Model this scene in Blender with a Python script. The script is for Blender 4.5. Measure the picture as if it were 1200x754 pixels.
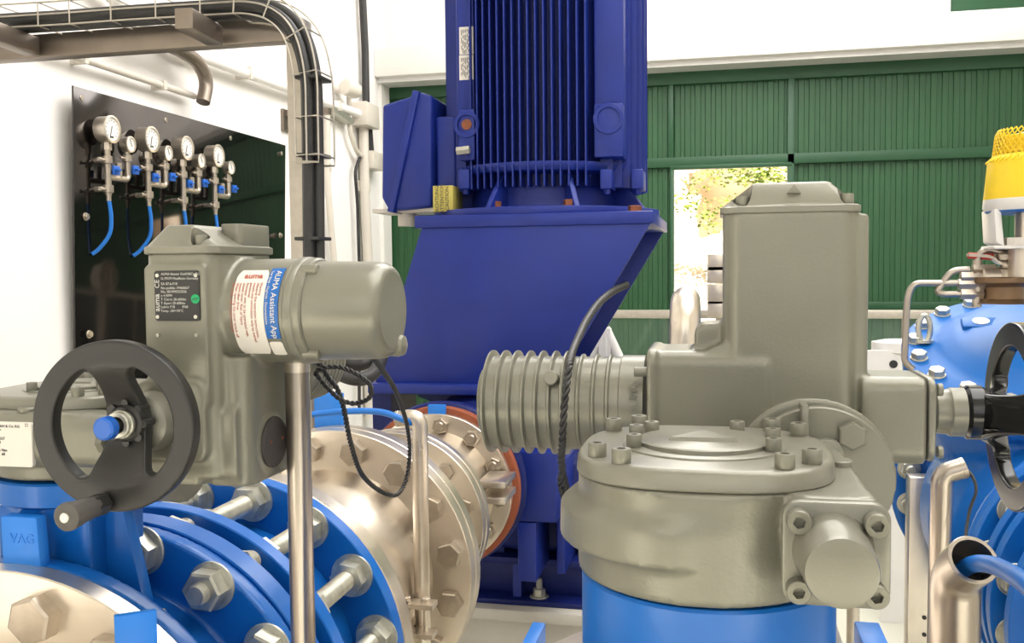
import bpy, bmesh, math, random
from mathutils import Vector, Matrix
random.seed(7)
for o in list(bpy.data.objects): bpy.data.objects.remove(o)
SC = bpy.context.scene
COL = SC.collection
PI = math.pi

# ------------------------------------------------------------------ camera
F = 1096.64
MR = Vector((0.97661, 0.21479, -0.00998))     # camera right in world
MF = Vector((-0.21501, 0.97501, -0.05585))    # camera forward
MU = Vector((-0.00226, 0.05669, 0.99839))     # camera up
EYE = Vector((0, 0, 1.55))
cam = bpy.data.cameras.new('camera')
cam_o = bpy.data.objects.new('camera', cam)
COL.objects.link(cam_o)
cam.sensor_width = 36.0
cam.lens = F / 1200 * 36
cam.clip_start = 0.02
cam_o.matrix_world = Matrix(((MR.x, MU.x, -MF.x, EYE.x), (MR.y, MU.y, -MF.y, EYE.y), (MR.z, MU.z, -MF.z, EYE.z), (0, 0, 0, 1)))
SC.camera = cam_o

# ------------------------------------------------------------------ light, exposure
SC.view_settings.view_transform = 'Standard'
SC.view_settings.look = 'None'
SC.view_settings.gamma = 1
SC.view_settings.use_curve_mapping = False
SC.view_settings.exposure = 0.0
W = bpy.data.worlds.new('world')
SC.world = W
W.use_nodes = True
wn = W.node_tree.nodes
wl = W.node_tree.links
bg = wn['Background']
bg.inputs['Strength'].default_value = 0.75
tc = wn.new('ShaderNodeTexCoord')
sx = wn.new('ShaderNodeSeparateXYZ')
cr = wn.new('ShaderNodeValToRGB')
mp = wn.new('ShaderNodeMapRange')
mp.inputs[1].default_value = -1
mp.inputs[2].default_value = 1
wl.new(tc.outputs['Generated'], sx.inputs[0])
wl.new(sx.outputs['Z'], mp.inputs[0])
wl.new(mp.outputs[0], cr.inputs[0])
cr.color_ramp.elements[0].color = (0.30, 0.27, 0.23, 1)
cr.color_ramp.elements[0].position = 0.42
cr.color_ramp.elements[1].color = (0.95, 0.98, 1.0, 1)
cr.color_ramp.elements[1].position = 0.56
wl.new(cr.outputs[0], bg.inputs[0])
sun = bpy.data.lights.new('sun', 'SUN')
sun.energy = 34
sun.angle = math.radians(0.6)
sun.color = (1.0, 0.95, 0.86)
sun_o = bpy.data.objects.new('sun', sun)
COL.objects.link(sun_o)
sun_o.rotation_euler = Vector((0.6, -0.75, 0.85)).to_track_quat('Z', 'Y').to_euler()

def area(name, loc, target, sx_, sy_, energy, color=(1, 1, 1)):
    l = bpy.data.lights.new(name, 'AREA')
    l.shape = 'RECTANGLE'
    l.size = sx_
    l.size_y = sy_
    l.energy = energy
    l.color = color
    o = bpy.data.objects.new(name, l)
    COL.objects.link(o)
    o.location = loc
    o.rotation_euler = (Vector(loc) - Vector(target)).to_track_quat('Z', 'Y').to_euler()
    return o
area('added_overhead_light', (1.2, 1.6, 4.6), (0.6, 1.9, 0), 3.6, 3.0, 175, (1.0, 0.98, 0.95))  # added soft light from above, the ceiling has no window
area('added_overhead_light', (0.2, 5.2, 4.6), (-1.0, 5.6, 0), 4.0, 2.2, 210, (1.0, 0.98, 0.95))  # second added overhead light, towards the gate end
area('added_front_fill', (0.6, -3.2, 3.0), (-0.4, 2.5, 1.2), 4.5, 2.6, 45, (1.0, 0.99, 0.97))  # added fill from behind the camera, no real source there

# ------------------------------------------------------------------ projection helpers (photo pixel -> point in the place)
def ray(px, py):
    return MR * ((px - 600) / F) + MF + MU * ((377 - py) / F)
def PD(px, py, d): return EYE + ray(px, py) * d
def PY(px, py, Y):
    r = ray(px, py)
    return EYE + r * (Y / r.y)
def PX(px, py, X):
    r = ray(px, py)
    return EYE + r * (X / r.x)
def PZ(px, py, Z):
    r = ray(px, py)
    return EYE + r * ((Z - EYE.z) / r.z)

# ------------------------------------------------------------------ materials
def mat(name, col, rough=0.5, metal=0.0, var=0.06, vscale=8.0, bump=0.0, bscale=300.0, spec=0.5, coat=0.0, rvar=0.0, stretch=None, col2=None):
    m = bpy.data.materials.new(name)
    m.use_nodes = True
    n = m.node_tree.nodes
    l = m.node_tree.links
    b = n['Principled BSDF']
    b.inputs['Roughness'].default_value = rough
    b.inputs['Metallic'].default_value = metal
    b.inputs['Specular IOR Level'].default_value = spec
    b.inputs['Coat Weight'].default_value = coat
    b.inputs['Coat Roughness'].default_value = 0.12
    t = n.new('ShaderNodeTexCoord')
    src = t.outputs['Object']
    if stretch:
        mpn = n.new('ShaderNodeMapping')
        mpn.inputs['Scale'].default_value = stretch
        l.new(src, mpn.inputs[0])
        src = mpn.outputs[0]
    ns = n.new('ShaderNodeTexNoise')
    ns.inputs['Scale'].default_value = vscale
    ns.inputs['Detail'].default_value = 5
    l.new(src, ns.inputs['Vector'])
    r = n.new('ShaderNodeValToRGB')
    r.color_ramp.elements[0].position = 0.3
    r.color_ramp.elements[1].position = 0.7
    c2 = col2 if col2 else tuple(min(1, c * (1 + var)) for c in col)
    c1 = col if col2 else tuple(c * (1 - var) for c in col)
    r.color_ramp.elements[0].color = (*c1, 1)
    r.color_ramp.elements[1].color = (*c2, 1)
    l.new(ns.outputs[0], r.inputs[0])
    l.new(r.outputs[0], b.inputs['Base Color'])
    if rvar:
        mr = n.new('ShaderNodeMapRange')
        mr.inputs[3].default_value = max(0.02, rough - rvar)
        mr.inputs[4].default_value = rough + rvar
        l.new(ns.outputs[0], mr.inputs[0])
        l.new(mr.outputs[0], b.inputs['Roughness'])
    if bump:
        nb = n.new('ShaderNodeTexNoise')
        nb.inputs['Scale'].default_value = bscale
        nb.inputs['Detail'].default_value = 2
        l.new(t.outputs['Object'], nb.inputs['Vector'])
        bp = n.new('ShaderNodeBump')
        bp.inputs['Strength'].default_value = bump
        bp.inputs['Distance'].default_value = 0.001
        l.new(nb.outputs[0], bp.inputs['Height'])
        l.new(bp.outputs[0], b.inputs['Normal'])
    return m
GREY = mat('grey_enamel', (0.205, 0.199, 0.158), 0.34, 0.25, 0.05, 14, bump=0.16, bscale=420)
GREYD = mat('grey_cover_paint', (0.212, 0.205, 0.165), 0.32, 0.25, 0.04, 14, bump=0.08, bscale=500)
BLUE = mat('valve_blue_epoxy', (0.004, 0.118, 0.46), 0.33, 0.0, 0.08, 9, bump=0.12, bscale=140, coat=0.08, spec=0.38)
LBLUE = mat('light_blue_epoxy', (0.012, 0.20, 0.72), 0.42, 0.0, 0.06, 9, bump=0.05)
NAVY = mat('pump_ultramarine', (0.008, 0.024, 0.22), 0.42, 0.0, 0.07, 10, bump=0.08, bscale=200, spec=0.4)
NAVYD = mat('ultramarine_casting_and_shade', (0.004, 0.011, 0.11), 0.5, 0.0, 0.15, 10, bump=0.3, bscale=120, spec=0.3)  # darker blue of the pump, also puts recess shade into the stool sides
STEEL = mat('stainless_steel', (0.70, 0.63, 0.545), 0.31, 0.90, 0.16, 7, rvar=0.13, bump=0.10, bscale=90)
STEELP = mat('polished_stainless_tube', (0.42, 0.37, 0.32), 0.30, 0.95, 0.05, 5, rvar=0.05)
BLUEC = mat('cover_blue_paint', (0.004, 0.125, 0.46), 0.42, 0.0, 0.06, 6, bump=0.1, spec=0.25)
STEELB = mat('stainless_bolt', (0.46, 0.40, 0.33), 0.32, 0.9, 0.15, 40)
SHEET = mat('stainless_sheet', (0.080, 0.074, 0.072), 0.07, 0.95, 0.10, 2.0, rvar=0.05)
GALV = mat('galvanised_steel', (0.56, 0.55, 0.48), 0.40, 0.8, 0.18, 60, rvar=0.1)
ZINC = mat('zinc_wire', (0.48, 0.44, 0.38), 0.4, 0.7, 0.1, 30)
BLACK = mat('black_plastic', (0.018, 0.017, 0.016), 0.42, 0.0, 0.1, 20, bump=0.1, bscale=500)
BLACKG = mat('black_gloss_enamel', (0.010, 0.010, 0.010), 0.16, 0.0, 0.1, 20)
CABLE = mat('black_cable_sheath', (0.022, 0.021, 0.021), 0.5, 0.0, 0.2, 20)
DGREY = mat('dark_grey_plug', (0.045, 0.040, 0.038), 0.5, 0.0, 0.1, 20)
GRIP = mat('grey_rubber_grip', (0.085, 0.078, 0.070), 0.55, 0.0, 0.1, 20)
RED = mat('rust_red_rubber', (0.30, 0.075, 0.03), 0.6, 0.0, 0.1, 10)
RUST = mat('rusty_bolt', (0.22, 0.07, 0.03), 0.8, 0.1, 0.4, 50)
BRASS = mat('bronze_fitting', (0.20, 0.125, 0.07), 0.42, 0.6, 0.15, 20)
NICKEL = mat('nickel_brass', (0.48, 0.42, 0.35), 0.3, 0.8, 0.1, 30)
GREEN = mat('green_gate_paint', (0.017, 0.080, 0.027), 0.5, 0.0, 0.10, 1.5, bump=0.05)
GREENF = mat('green_frame_paint', (0.012, 0.070, 0.026), 0.45, 0.0, 0.08, 2)
WALL = mat('white_plaster', (0.86, 0.83, 0.80), 0.8, 0.0, 0.02, 1.2, bump=0.1, bscale=60)
WALLB = mat('white_concrete', (0.80, 0.77, 0.73), 0.8, 0.0, 0.05, 2.2, bump=0.2, bscale=30)
FLOOR = mat('pale_floor_paint', (0.56, 0.55, 0.47), 0.32, 0.0, 0.06, 1.2, rvar=0.1)
PLINTH = mat('pale_concrete_plinth', (0.50, 0.47, 0.42), 0.7, 0.0, 0.1, 7, bump=0.3, bscale=60)
CEIL = mat('white_ceiling', (0.75, 0.74, 0.72), 0.8, 0.0, 0.02, 1)
PVC = mat('cream_plastic', (0.62, 0.57, 0.50), 0.4, 0.0, 0.03, 4)
HOSE = mat('blue_hose', (0.01, 0.17, 0.62), 0.35, 0.0, 0.05, 9)
KNOB = mat('blue_knob_plastic', (0.010, 0.11, 0.50), 0.35, 0.0, 0.05, 9)
WHITE = mat('white_label', (0.72, 0.68, 0.62), 0.45, 0.0, 0.02, 9)
PLATE = mat('black_nameplate', (0.012, 0.012, 0.012), 0.4, 0.0, 0.1, 9)
PRINT = mat('pale_print', (0.55, 0.54, 0.50), 0.6, 0.0, 0.0, 9)
PRINTD = mat('dark_print', (0.06, 0.05, 0.05), 0.6, 0.0, 0.0, 9)
PRINTR = mat('brown_red_print', (0.42, 0.11, 0.08), 0.6, 0.0, 0.0, 9)
STICK = mat('blue_sticker', (0.01, 0.12, 0.42), 0.4, 0.0, 0.0, 9)
GREENS = mat('green_sticker', (0.0, 0.35, 0.12), 0.5, 0.0, 0.0, 9)
YEL = mat('yellow_plastic', (0.80, 0.56, 0.012), 0.4, 0.0, 0.06, 20)
CREAM = mat('white_enamel', (0.72, 0.70, 0.68), 0.35, 0.0, 0.03, 9)
REDP = mat('red_lever_plastic', (0.55, 0.03, 0.025), 0.35, 0.0, 0.05, 9)
DIAL = mat('white_dial', (0.75, 0.73, 0.70), 0.3, 0.0, 0.0, 9)
ROCK = mat('sunlit_rock', (0.55, 0.42, 0.28), 0.9, 0.0, 0.35, 1.8, bump=0.5, bscale=12, col2=(0.78, 0.70, 0.58))
SOIL = mat('outdoor_gravel', (0.45, 0.38, 0.30), 0.9, 0.0, 0.2, 3)
LEAF = mat('leaf_green', (0.07, 0.16, 0.02), 0.5, 0.0, 0.5, 3, col2=(0.28, 0.33, 0.05))
TAN = mat('yellow_tag_paint', (0.55, 0.46, 0.10), 0.5, 0.0, 0.05, 9)
GALVB = mat('brushed_upright', (0.24, 0.20, 0.165), 0.38, 0.8, 0.1, 10)
def glassmat(name, col, rough=0.0, alpha=0.75):
    m = bpy.data.materials.new(name)
    m.use_nodes = True
    n = m.node_tree.nodes
    l = m.node_tree.links
    out = n['Material Output']
    n.remove(n['Principled BSDF'])
    tr = n.new('ShaderNodeBsdfTransparent')
    tr.inputs[0].default_value = (*col, 1)
    gl = n.new('ShaderNodeBsdfGlossy')
    gl.inputs['Roughness'].default_value = rough
    df = n.new('ShaderNodeBsdfDiffuse')
    df.inputs[0].default_value = (0.75, 0.8, 0.75, 1)
    mx = n.new('ShaderNodeMixShader')
    lw = n.new('ShaderNodeFresnel')
    lw.inputs[0].default_value = 1.45
    l.new(lw.outputs[0], mx.inputs[0])
    l.new(tr.outputs[0], mx.inputs[1])
    l.new(gl.outputs[0], mx.inputs[2])
    m2 = n.new('ShaderNodeMixShader')
    nz = n.new('ShaderNodeTexNoise')
    nz.inputs['Scale'].default_value = 1.3
    t = n.new('ShaderNodeTexCoord')
    l.new(t.outputs['Object'], nz.inputs['Vector'])
    mr = n.new('ShaderNodeMapRange')
    mr.inputs[3].default_value = max(0, 1 - alpha - 0.04)
    mr.inputs[4].default_value = 1 - alpha + 0.04
    l.new(nz.outputs[0], mr.inputs[0])
    l.new(mr.outputs[0], m2.inputs[0])
    l.new(mx.outputs[0], m2.inputs[1])
    l.new(df.outputs[0], m2.inputs[2])
    l.new(m2.outputs[0], out.inputs[0])
    return m
GLASS = glassmat('dusty_glass', (0.90, 0.95, 0.92), 0.05, 0.955)

# ------------------------------------------------------------------ object helpers
BASE = {}
def thing(name, label, cat, loc, group=None):
    o = bpy.data.objects.new(name, None)
    COL.objects.link(o)
    o.location = loc
    o.empty_display_size = 0.05
    o['label'] = label
    o['category'] = cat
    if group: o['group'] = group
    BASE[o.name] = Vector(loc)
    return o
def tag(o, label, cat, group=None):
    o['label'] = label
    o['category'] = cat
    if group: o['group'] = group
    return o
def finish(me, smooth=True, ang=35):
    if smooth:
        me.shade_smooth()
        me.set_sharp_from_angle(angle=math.radians(ang))
def tomesh(bm, name, m, smooth=True, ang=35):
    bmesh.ops.recalc_face_normals(bm, faces=bm.faces)
    me = bpy.data.meshes.new(name)
    bm.to_mesh(me)
    bm.free()
    finish(me, smooth, ang)
    me.materials.append(m)
    return me
def put(name, me, parent=None, loc=None, rot=None):
    o = bpy.data.objects.new(name, me)
    COL.objects.link(o)
    if parent is not None:
        o.parent = parent
        if parent.name in BASE:
            o.matrix_parent_inverse = Matrix.Translation(BASE[parent.name]).inverted()
        elif parent.parent is None or True:
            o.matrix_parent_inverse = WM.get(parent.name, Matrix()).inverted()
    M = Matrix()
    if loc is not None: M = Matrix.Translation(loc) @ (rot.to_4x4() if rot is not None else Matrix())
    elif rot is not None: M = rot.to_4x4()
    o.matrix_basis = M
    WM[o.name] = M
    return o
WM = {}
def bake(ob):
    dg = bpy.context.evaluated_depsgraph_get()
    me = bpy.data.meshes.new_from_object(ob.evaluated_get(dg))
    return me
def obj(name, bm, m, parent=None, bevel=0.0, segs=2, smooth=True, ang=35, cast=0.0, it=3):
    me = tomesh(bm, name, m, smooth, ang)
    if cast or bevel:
        t = bpy.data.objects.new('temp', me)
        COL.objects.link(t)
        if cast:
            r = t.modifiers.new('r', 'REMESH')
            r.mode = 'VOXEL'
            r.voxel_size = cast
            s = t.modifiers.new('s', 'SMOOTH')
            s.factor = 0.5
            s.iterations = it
        if bevel:
            b = t.modifiers.new('b', 'BEVEL')
            b.width = bevel
            b.segments = segs
            b.limit_method = 'ANGLE'
            b.angle_limit = math.radians(30)
        me2 = bake(t)
        bpy.data.objects.remove(t)
        me2.name = name
        if cast:
            me2.shade_smooth()
        else:
            finish(me2, smooth, ang)
        if not me2.materials: me2.materials.append(m)
        me = me2
    return put(name, me, parent)
def struct(name, bm, m, **k):
    o = obj(name, bm, m, **k)
    o['kind'] = 'structure'
    return o
def NB(): return bmesh.new()

def loft(bm, rings, caps=True, closed=False):
    vs = [[bm.verts.new(p) for p in r] for r in rings]
    n = len(vs[0])
    R = len(vs)
    for i in range(R if closed else R - 1):
        a = vs[i]
        b = vs[(i + 1) % R]
        for j in range(n):
            k = (j + 1) % n
            bm.faces.new((a[j], a[k], b[k], b[j]))
    if caps and not closed:
        bm.faces.new(vs[0][::-1])
        bm.faces.new(vs[-1])
def frame(d):
    d = Vector(d).normalized()
    up = Vector((0, 0, 1)) if abs(d.z) < 0.95 else Vector((1, 0, 0))
    u = d.cross(up).normalized()
    v = u.cross(d).normalized()
    return d, u, v
def lathe(bm, prof, org, axis, n=48, caps=True, a0=0.0):
    """prof: (radius, height along the axis)"""
    d, u, v = frame(axis)
    org = Vector(org)
    rings = []
    for r, h in prof:
        r = max(r, 1e-5)
        rings.append([org + d * h + u * (r * math.cos(a0 + 2 * PI * j / n)) + v * (r * math.sin(a0 + 2 * PI * j / n)) for j in range(n)])
    loft(bm, rings, caps)
def cyl(bm, p0, p1, r, n=24, ch=0.0, a0=0.0):
    p0 = Vector(p0)
    p1 = Vector(p1)
    L = (p1 - p0).length
    if ch:
        prof = [(r - ch, 0), (r, ch), (r, L - ch), (r - ch, L)]
    else:
        prof = [(r, 0), (r, L)]
    lathe(bm, prof, p0, p1 - p0, n, True, a0)
def ringsolid(bm, org, axis, ro, ri, h0, h1, n=64, ch=0.0015):
    """solid annulus"""
    d, u, v = frame(axis)
    org = Vector(org)
    prof = [(ri, h0), (ro - ch, h0), (ro, h0 + ch), (ro, h1 - ch), (ro - ch, h1), (ri, h1)]
    rings = []
    for j in range(n):
        a = 2 * PI * j / n
        rings.append([org + d * h + (u * math.cos(a) + v * math.sin(a)) * r for r, h in prof])
    loft(bm, rings, caps=False, closed=True)
def box(bm, x0, x1, y0, y1, z0, z1):
    loft(bm, [[(x0, y0, z), (x1, y0, z), (x1, y1, z), (x0, y1, z)] for z in (z0, z1)])
def obox(bm, c, ax, ay, az, sx_, sy_, sz_):
    c = Vector(c)
    ax = Vector(ax).normalized() * sx_ / 2
    ay = Vector(ay).normalized() * sy_ / 2
    az = Vector(az).normalized() * sz_ / 2
    loft(bm, [[c - ax - ay + az * k, c + ax - ay + az * k, c + ax + ay + az * k, c - ax + ay + az * k] for k in (-1, 1)])
def rrect(x0, x1, y0, y1, r, n=6):
    r = min(r, (x1 - x0) / 2 - 1e-4, (y1 - y0) / 2 - 1e-4)
    pts = []
    for cx, cy, a in ((x1 - r, y1 - r, 0), (x0 + r, y1 - r, PI / 2), (x0 + r, y0 + r, PI), (x1 - r, y0 + r, 1.5 * PI)):
        for k in range(n + 1):
            t = a + PI / 2 * k / n
            pts.append((cx + r * math.cos(t), cy + r * math.sin(t)))
    return pts
def to3(pt, plane, a):
    if plane == 'XZ': return Vector((pt[0], a, pt[1]))
    if plane == 'XY': return Vector((pt[0], pt[1], a))
    return Vector((a, pt[0], pt[1]))
def ext(bm, pts, plane, a0, a1):
    loft(bm, [[to3(p, plane, a0) for p in pts], [to3(p, plane, a1) for p in pts]])
def rbox(bm, x0, x1, y0, y1, z0, z1, r, plane='XY', n=6):
    if plane == 'XY': ext(bm, rrect(x0, x1, y0, y1, r, n), 'XY', z0, z1)
    elif plane == 'XZ': ext(bm, rrect(x0, x1, z0, z1, r, n), 'XZ', y0, y1)
    else: ext(bm, rrect(y0, y1, z0, z1, r, n), 'YZ', x0, x1)
def smooth_path(pts, n=8, closed=False):
    pts = [Vector(p) for p in pts]
    out = []
    N = len(pts)
    for i in range(N if closed else N - 1):
        if closed:
            p0, p1, p2, p3 = pts[(i - 1) % N], pts[i], pts[(i + 1) % N], pts[(i + 2) % N]
        else:
            p0, p1, p2, p3 = pts[max(i - 1, 0)], pts[i], pts[i + 1], pts[min(i + 2, N - 1)]
        for k in range(n):
            t = k / n
            out.append(0.5 * ((2 * p1) + (p2 - p0) * t + (2 * p0 - 5 * p1 + 4 * p2 - p3) * t * t + (3 * p1 - p0 - 3 * p2 + p3) * t ** 3))
    if not closed: out.append(pts[-1])
    return out
def tube(bm, pts, r, n=12, caps=True, twist=0.0, lobes=0, closed=False):
    pts = [Vector(p) for p in pts]
    N = len(pts)
    rings = []
    prev = None
    dist = 0.0
    for i, p in enumerate(pts):
        if closed: t = pts[(i + 1) % N] - pts[(i - 1) % N]
        else: t = pts[min(i + 1, N - 1)] - pts[max(i - 1, 0)]
        if t.length < 1e-9: t = Vector((0, 0, 1))
        t.normalize()
        if prev is None:
            _, u, v = frame(t)
        else:
            u = prev - t * prev.dot(t)
            u.normalize()
        v = t.cross(u)
        prev = u
        if i: dist += (p - pts[i - 1]).length
        rr = r[i] if isinstance(r, (list, tuple)) else r
        ring = []
        for j in range(n):
            a = 2 * PI * j / n
            q = rr
            if lobes: q = rr * (0.86 + 0.20 * abs(math.cos(lobes / 2 * (a - twist * dist))))
            ring.append(p + (u * math.cos(a) + v * math.sin(a)) * q)
        rings.append(ring)
    loft(bm, rings, caps, closed)
def fillet(pts, r, n=6):
    """round the corners of a polyline"""
    pts = [Vector(p) for p in pts]
    out = [pts[0]]
    for i in range(1, len(pts) - 1):
        a = (pts[i - 1] - pts[i])
        b = (pts[i + 1] - pts[i])
        rr = min(r, a.length * 0.49, b.length * 0.49)
        a = pts[i] + a.normalized() * rr
        b = pts[i] + b.normalized() * rr
        for k in range(n + 1):
            t = k / n
            out.append(a * (1 - t) ** 2 + pts[i] * 2 * t * (1 - t) + b * t * t)
    out.append(pts[-1])
    return out
def shape2d(name, outlines, depth, bevel, org, right, up, m, parent=None):
    cu = bpy.data.curves.new('t', 'CURVE')
    cu.dimensions = '2D'
    cu.fill_mode = 'BOTH'
    cu.extrude = depth
    cu.bevel_depth = bevel
    cu.bevel_resolution = 3
    cu.offset = -bevel
    for pts in outlines:
        s = cu.splines.new('POLY')
        s.points.add(len(pts) - 1)
        for i, p in enumerate(pts): s.points[i].co = (p[0], p[1], 0, 1)
        s.use_cyclic_u = True
    return flat(name, cu, org, right, up, m, parent)
def flat(name, cu, org, right, up, m, parent):
    t = bpy.data.objects.new('temp', cu)
    COL.objects.link(t)
    bpy.context.view_layer.update()
    me = bake(t)
    bpy.data.objects.remove(t)
    r = Vector(right).normalized()
    n = r.cross(Vector(up)).normalized()
    u = n.cross(r)
    o = Vector(org)
    me.transform(Matrix(((r.x, u.x, n.x, o.x), (r.y, u.y, n.y, o.y), (r.z, u.z, n.z, o.z), (0, 0, 0, 1))))
    me.materials.clear()
    me.materials.append(m)
    finish(me)
    me.name = name
    return put(name, me, parent)
def text(name, s, size, org, right, up, m, parent, depth=0.0002, align='LEFT', ls=1.0, sp=1.0, fitw=None, bold=0.0):
    cu = bpy.data.curves.new('t', 'FONT')
    cu.body = s
    cu.size = size
    cu.extrude = depth
    cu.align_x = align
    cu.align_y = 'CENTER'
    cu.space_line = ls
    cu.space_character = sp
    cu.offset = bold
    cu.resolution_u = 3
    return flat(name, cu, org, right, up, m, parent)

# hex / socket head meshes, axis = +Z away from the surface, seat at z=0
def hexmesh(name, af, h, m, washer=0.0, stud=0.0, studr=0.0, n_thread=0, chamfer=True):
    bm = NB()
    rc = af / 2 / math.cos(PI / 6)
    z0 = 0.0
    if washer:
        cyl(bm, (0, 0, 0), (0, 0, 0.004), washer, 32, 0.0008)
        z0 = 0.004
    R = [[Vector((rc * math.cos(PI / 3 * j), rc * math.sin(PI / 3 * j), z)) for j in range(6)] for z in (z0, z0 + h * 0.9)]
    R.append([Vector((rc * 0.88 * math.cos(PI / 3 * j), rc * 0.88 * math.sin(PI / 3 * j), z0 + h)) for j in range(6)])
    loft(bm, R)
    if stud:
        prof = [(studr, z0 + h - 0.001)]
        z = z0 + h
        pitch = 0.0030
        while z < z0 + h + stud - 0.003:
            prof += [(studr, z), (studr * 0.90, z + pitch / 2)]
            z += pitch
        prof += [(studr * 0.95, z), (studr * 0.82, z + 0.002)]
        lathe(bm, prof, (0, 0, 0), (0, 0, 1), 20)
    return tomesh(bm, name, m, True, 30)
def socketmesh(name, r, h, m, hr=None):
    bm = NB()
    hr = hr or r * 0.52
    n = 30
    outer = [(r * 0.96, 0), (r, 0.0006), (r, h - 0.0008), (r * 0.93, h)]
    rings = [[Vector((q * math.cos(2 * PI * j / n), q * math.sin(2 * PI * j / n), z)) for j in range(n)] for q, z in outer]
    def hexr(a): 
        b = (a % (PI / 3)) - PI / 6
        return hr * math.cos(PI / 6) / math.cos(b)
    rings.append([Vector((hexr(2 * PI * j / n) * math.cos(2 * PI * j / n), hexr(2 * PI * j / n) * math.sin(2 * PI * j / n), h)) for j in range(n)])
    rings.append([Vector((hexr(2 * PI * j / n) * math.cos(2 * PI * j / n), hexr(2 * PI * j / n) * math.sin(2 * PI * j / n), h * 0.45)) for j in range(n)])
    loft(bm, rings)
    return tomesh(bm, name, m, True, 30)
def rot_to(axis, spin=0.0):
    q = Vector(axis).to_track_quat('Z', 'Y')
    return q.to_matrix() @ Matrix.Rotation(spin, 3, 'Z')
def inview(p, marg=60):
    v = Vector(p) - EYE
    d = v.dot(MF)
    if d < 0.05: return False
    x = 600 + F * v.dot(MR) / d
    y = 377 - F * v.dot(MU) / d
    return -marg < x < 1200 + marg and -marg < y < 754 + marg
def bolts(name, me, parent, cx, y, cz, r, dirn=-1, count=16, a0=11.25, spin=0.3, check=True):
    for k in range(count):
        a = math.radians(a0 + 360 / count * k)
        p = Vector((cx + r * math.sin(a), y, cz + r * math.cos(a)))
        if check and not inview(p, 25): continue
        put(name, me, parent, p, rot_to((0, dirn, 0), spin + k * 0.7))

# ================================================================== THE ROOM
XL, YB = -2.6, 7.2
bm = NB(); box(bm, XL - 0.2, 5.2, -4, YB + 0.2, -0.2, 0); struct('floor', bm, FLOOR)
bm = NB(); box(bm, XL - 0.2, XL, -4, YB + 0.2, 0, 4.9); struct('wall_left', bm, WALL)
bm = NB(); box(bm, 5.0, 5.2, -4, YB + 0.2, 0, 4.9); struct('wall_right', bm, WALL)
bm = NB(); box(bm, XL - 0.2, 5.2, -4, YB + 0.3, 4.9, 5.1); struct('ceiling', bm, CEIL)
bm = NB(); box(bm, XL - 0.2, 5.2, -4.2, -4, 2.9, 5.1); struct('wall_front_sun_block', bm, WALL)  # unseen high wall added behind the camera to keep the sun out
zl = PY(980, 60, 6.95).z
xg0 = PY(455, 300, YB).x
zt = PY(980, 73, YB).z
bm = NB()
wx0, wx1 = PY(1114, 5, YB).x, PY(1290, 5, YB).x
wz0 = PY(1160, 12, YB).z
box(bm, XL, wx0, YB, YB + 0.2, zt, 4.9)
box(bm, wx1, 5.0, YB, YB + 0.2, zt, 4.9)
box(bm, wx0, wx1, YB, YB + 0.2, zt, wz0)
box(bm, wx0, wx1, YB, YB + 0.2, wz0 + 0.9, 4.9)
box(bm, XL, xg0, YB, YB + 0.2, 0, zt)
struct('wall_back', bm, WALLB)
bm = NB(); box(bm, XL, 5.0, 6.93, YB, zl, PY(980, 22, 6.93).z); struct('trim_1', bm, WALLB, bevel=0.01)
bm = NB(); box(bm, XL, 5.0, 6.99, YB, zl - 0.035, zl); struct('trim_2', bm, CREAM)
# pier at the corner
bm = NB(); box(bm, XL, PY(452, 300, 7.05).x, 7.02, YB, 0, zl - 0.035); struct('trim_3', bm, WALLB)
# upper window with a green frame
bm = NB()
box(bm, wx0, wx1, YB + 0.02, YB + 0.08, wz0, wz0 + 0.10)
box(bm, wx0, wx0 + 0.06, YB + 0.02, YB + 0.08, wz0 + 0.10, wz0 + 0.9)
box(bm, wx1 - 0.06, wx1, YB + 0.02, YB + 0.08, wz0 + 0.10, wz0 + 0.9)
w1 = struct('window_1', bm, GREENF)
bm = NB(); box(bm, wx0 + 0.06, wx1 - 0.06, YB + 0.04, YB + 0.05, wz0 + 0.1, wz0 + 0.9); obj('pane', bm, GLASS, w1)

# green corrugated gate
def corr(bm, x0, x1, z0, z1, y, pitch=0.0755, dep=0.009):
    prof = []
    x = x0
    fr = ((0.0, 0), (0.06, 1), (0.55, 1), (0.61, 0), (0.96, 0))
    k = 0
    while x < x1:
        for f_, h in fr:
            xx = x + f_ * pitch
            if xx < x1: prof.append((xx, y - h * dep))
        x += pitch
    prof.append((x1, y))
    back = [(p[0], p[1] + 0.004) for p in prof]
    for i in range(len(prof) - 1):
        a, b, c, d = prof[i], prof[i + 1], back[i + 1], back[i]
        loft(bm, [[(a[0], a[1], z), (b[0], b[1], z), (c[0], c[1], z), (d[0], d[1], z)] for z in (z0, z1)])
dx0, dx1 = PY(790, 300, YB).x, PY(922, 300, YB).x
zbar1, zbar0 = PY(980, 178, YB).z, PY(980, 190, YB).z
zdoor = PY(855, 197, YB).z
gate = bpy.data.objects.new('door_1', None)
COL.objects.link(gate); gate.location = (0, YB, 0); gate['kind'] = 'structure'; BASE['door_1'] = Vector((0, YB, 0))
bm = NB()
corr(bm, xg0, dx0, 0.05, zt, YB + 0.05)
corr(bm, dx0, dx1, zdoor, zt, YB + 0.05)
corr(bm, dx1, 4.2, 0.05, zt, YB + 0.05)
obj('corrugated_sheet', bm, GREEN, gate, smooth=False)
def bar(name, x0, x1, z0, z1, y0=YB - 0.0, y1=YB + 0.05):
    bm = NB(); box(bm, x0, x1, y0, y1, z0, z1); return obj(name, bm, GREENF, gate, bevel=0.003)
bar('frame_rail', xg0, 4.2, zbar0, zbar1)
bar('frame_rail', xg0, 4.2, zt - 0.10, zt)
bar('frame_rail', dx1, 4.2, PY(980, 363, YB).z, PY(980, 354, YB).z)
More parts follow.
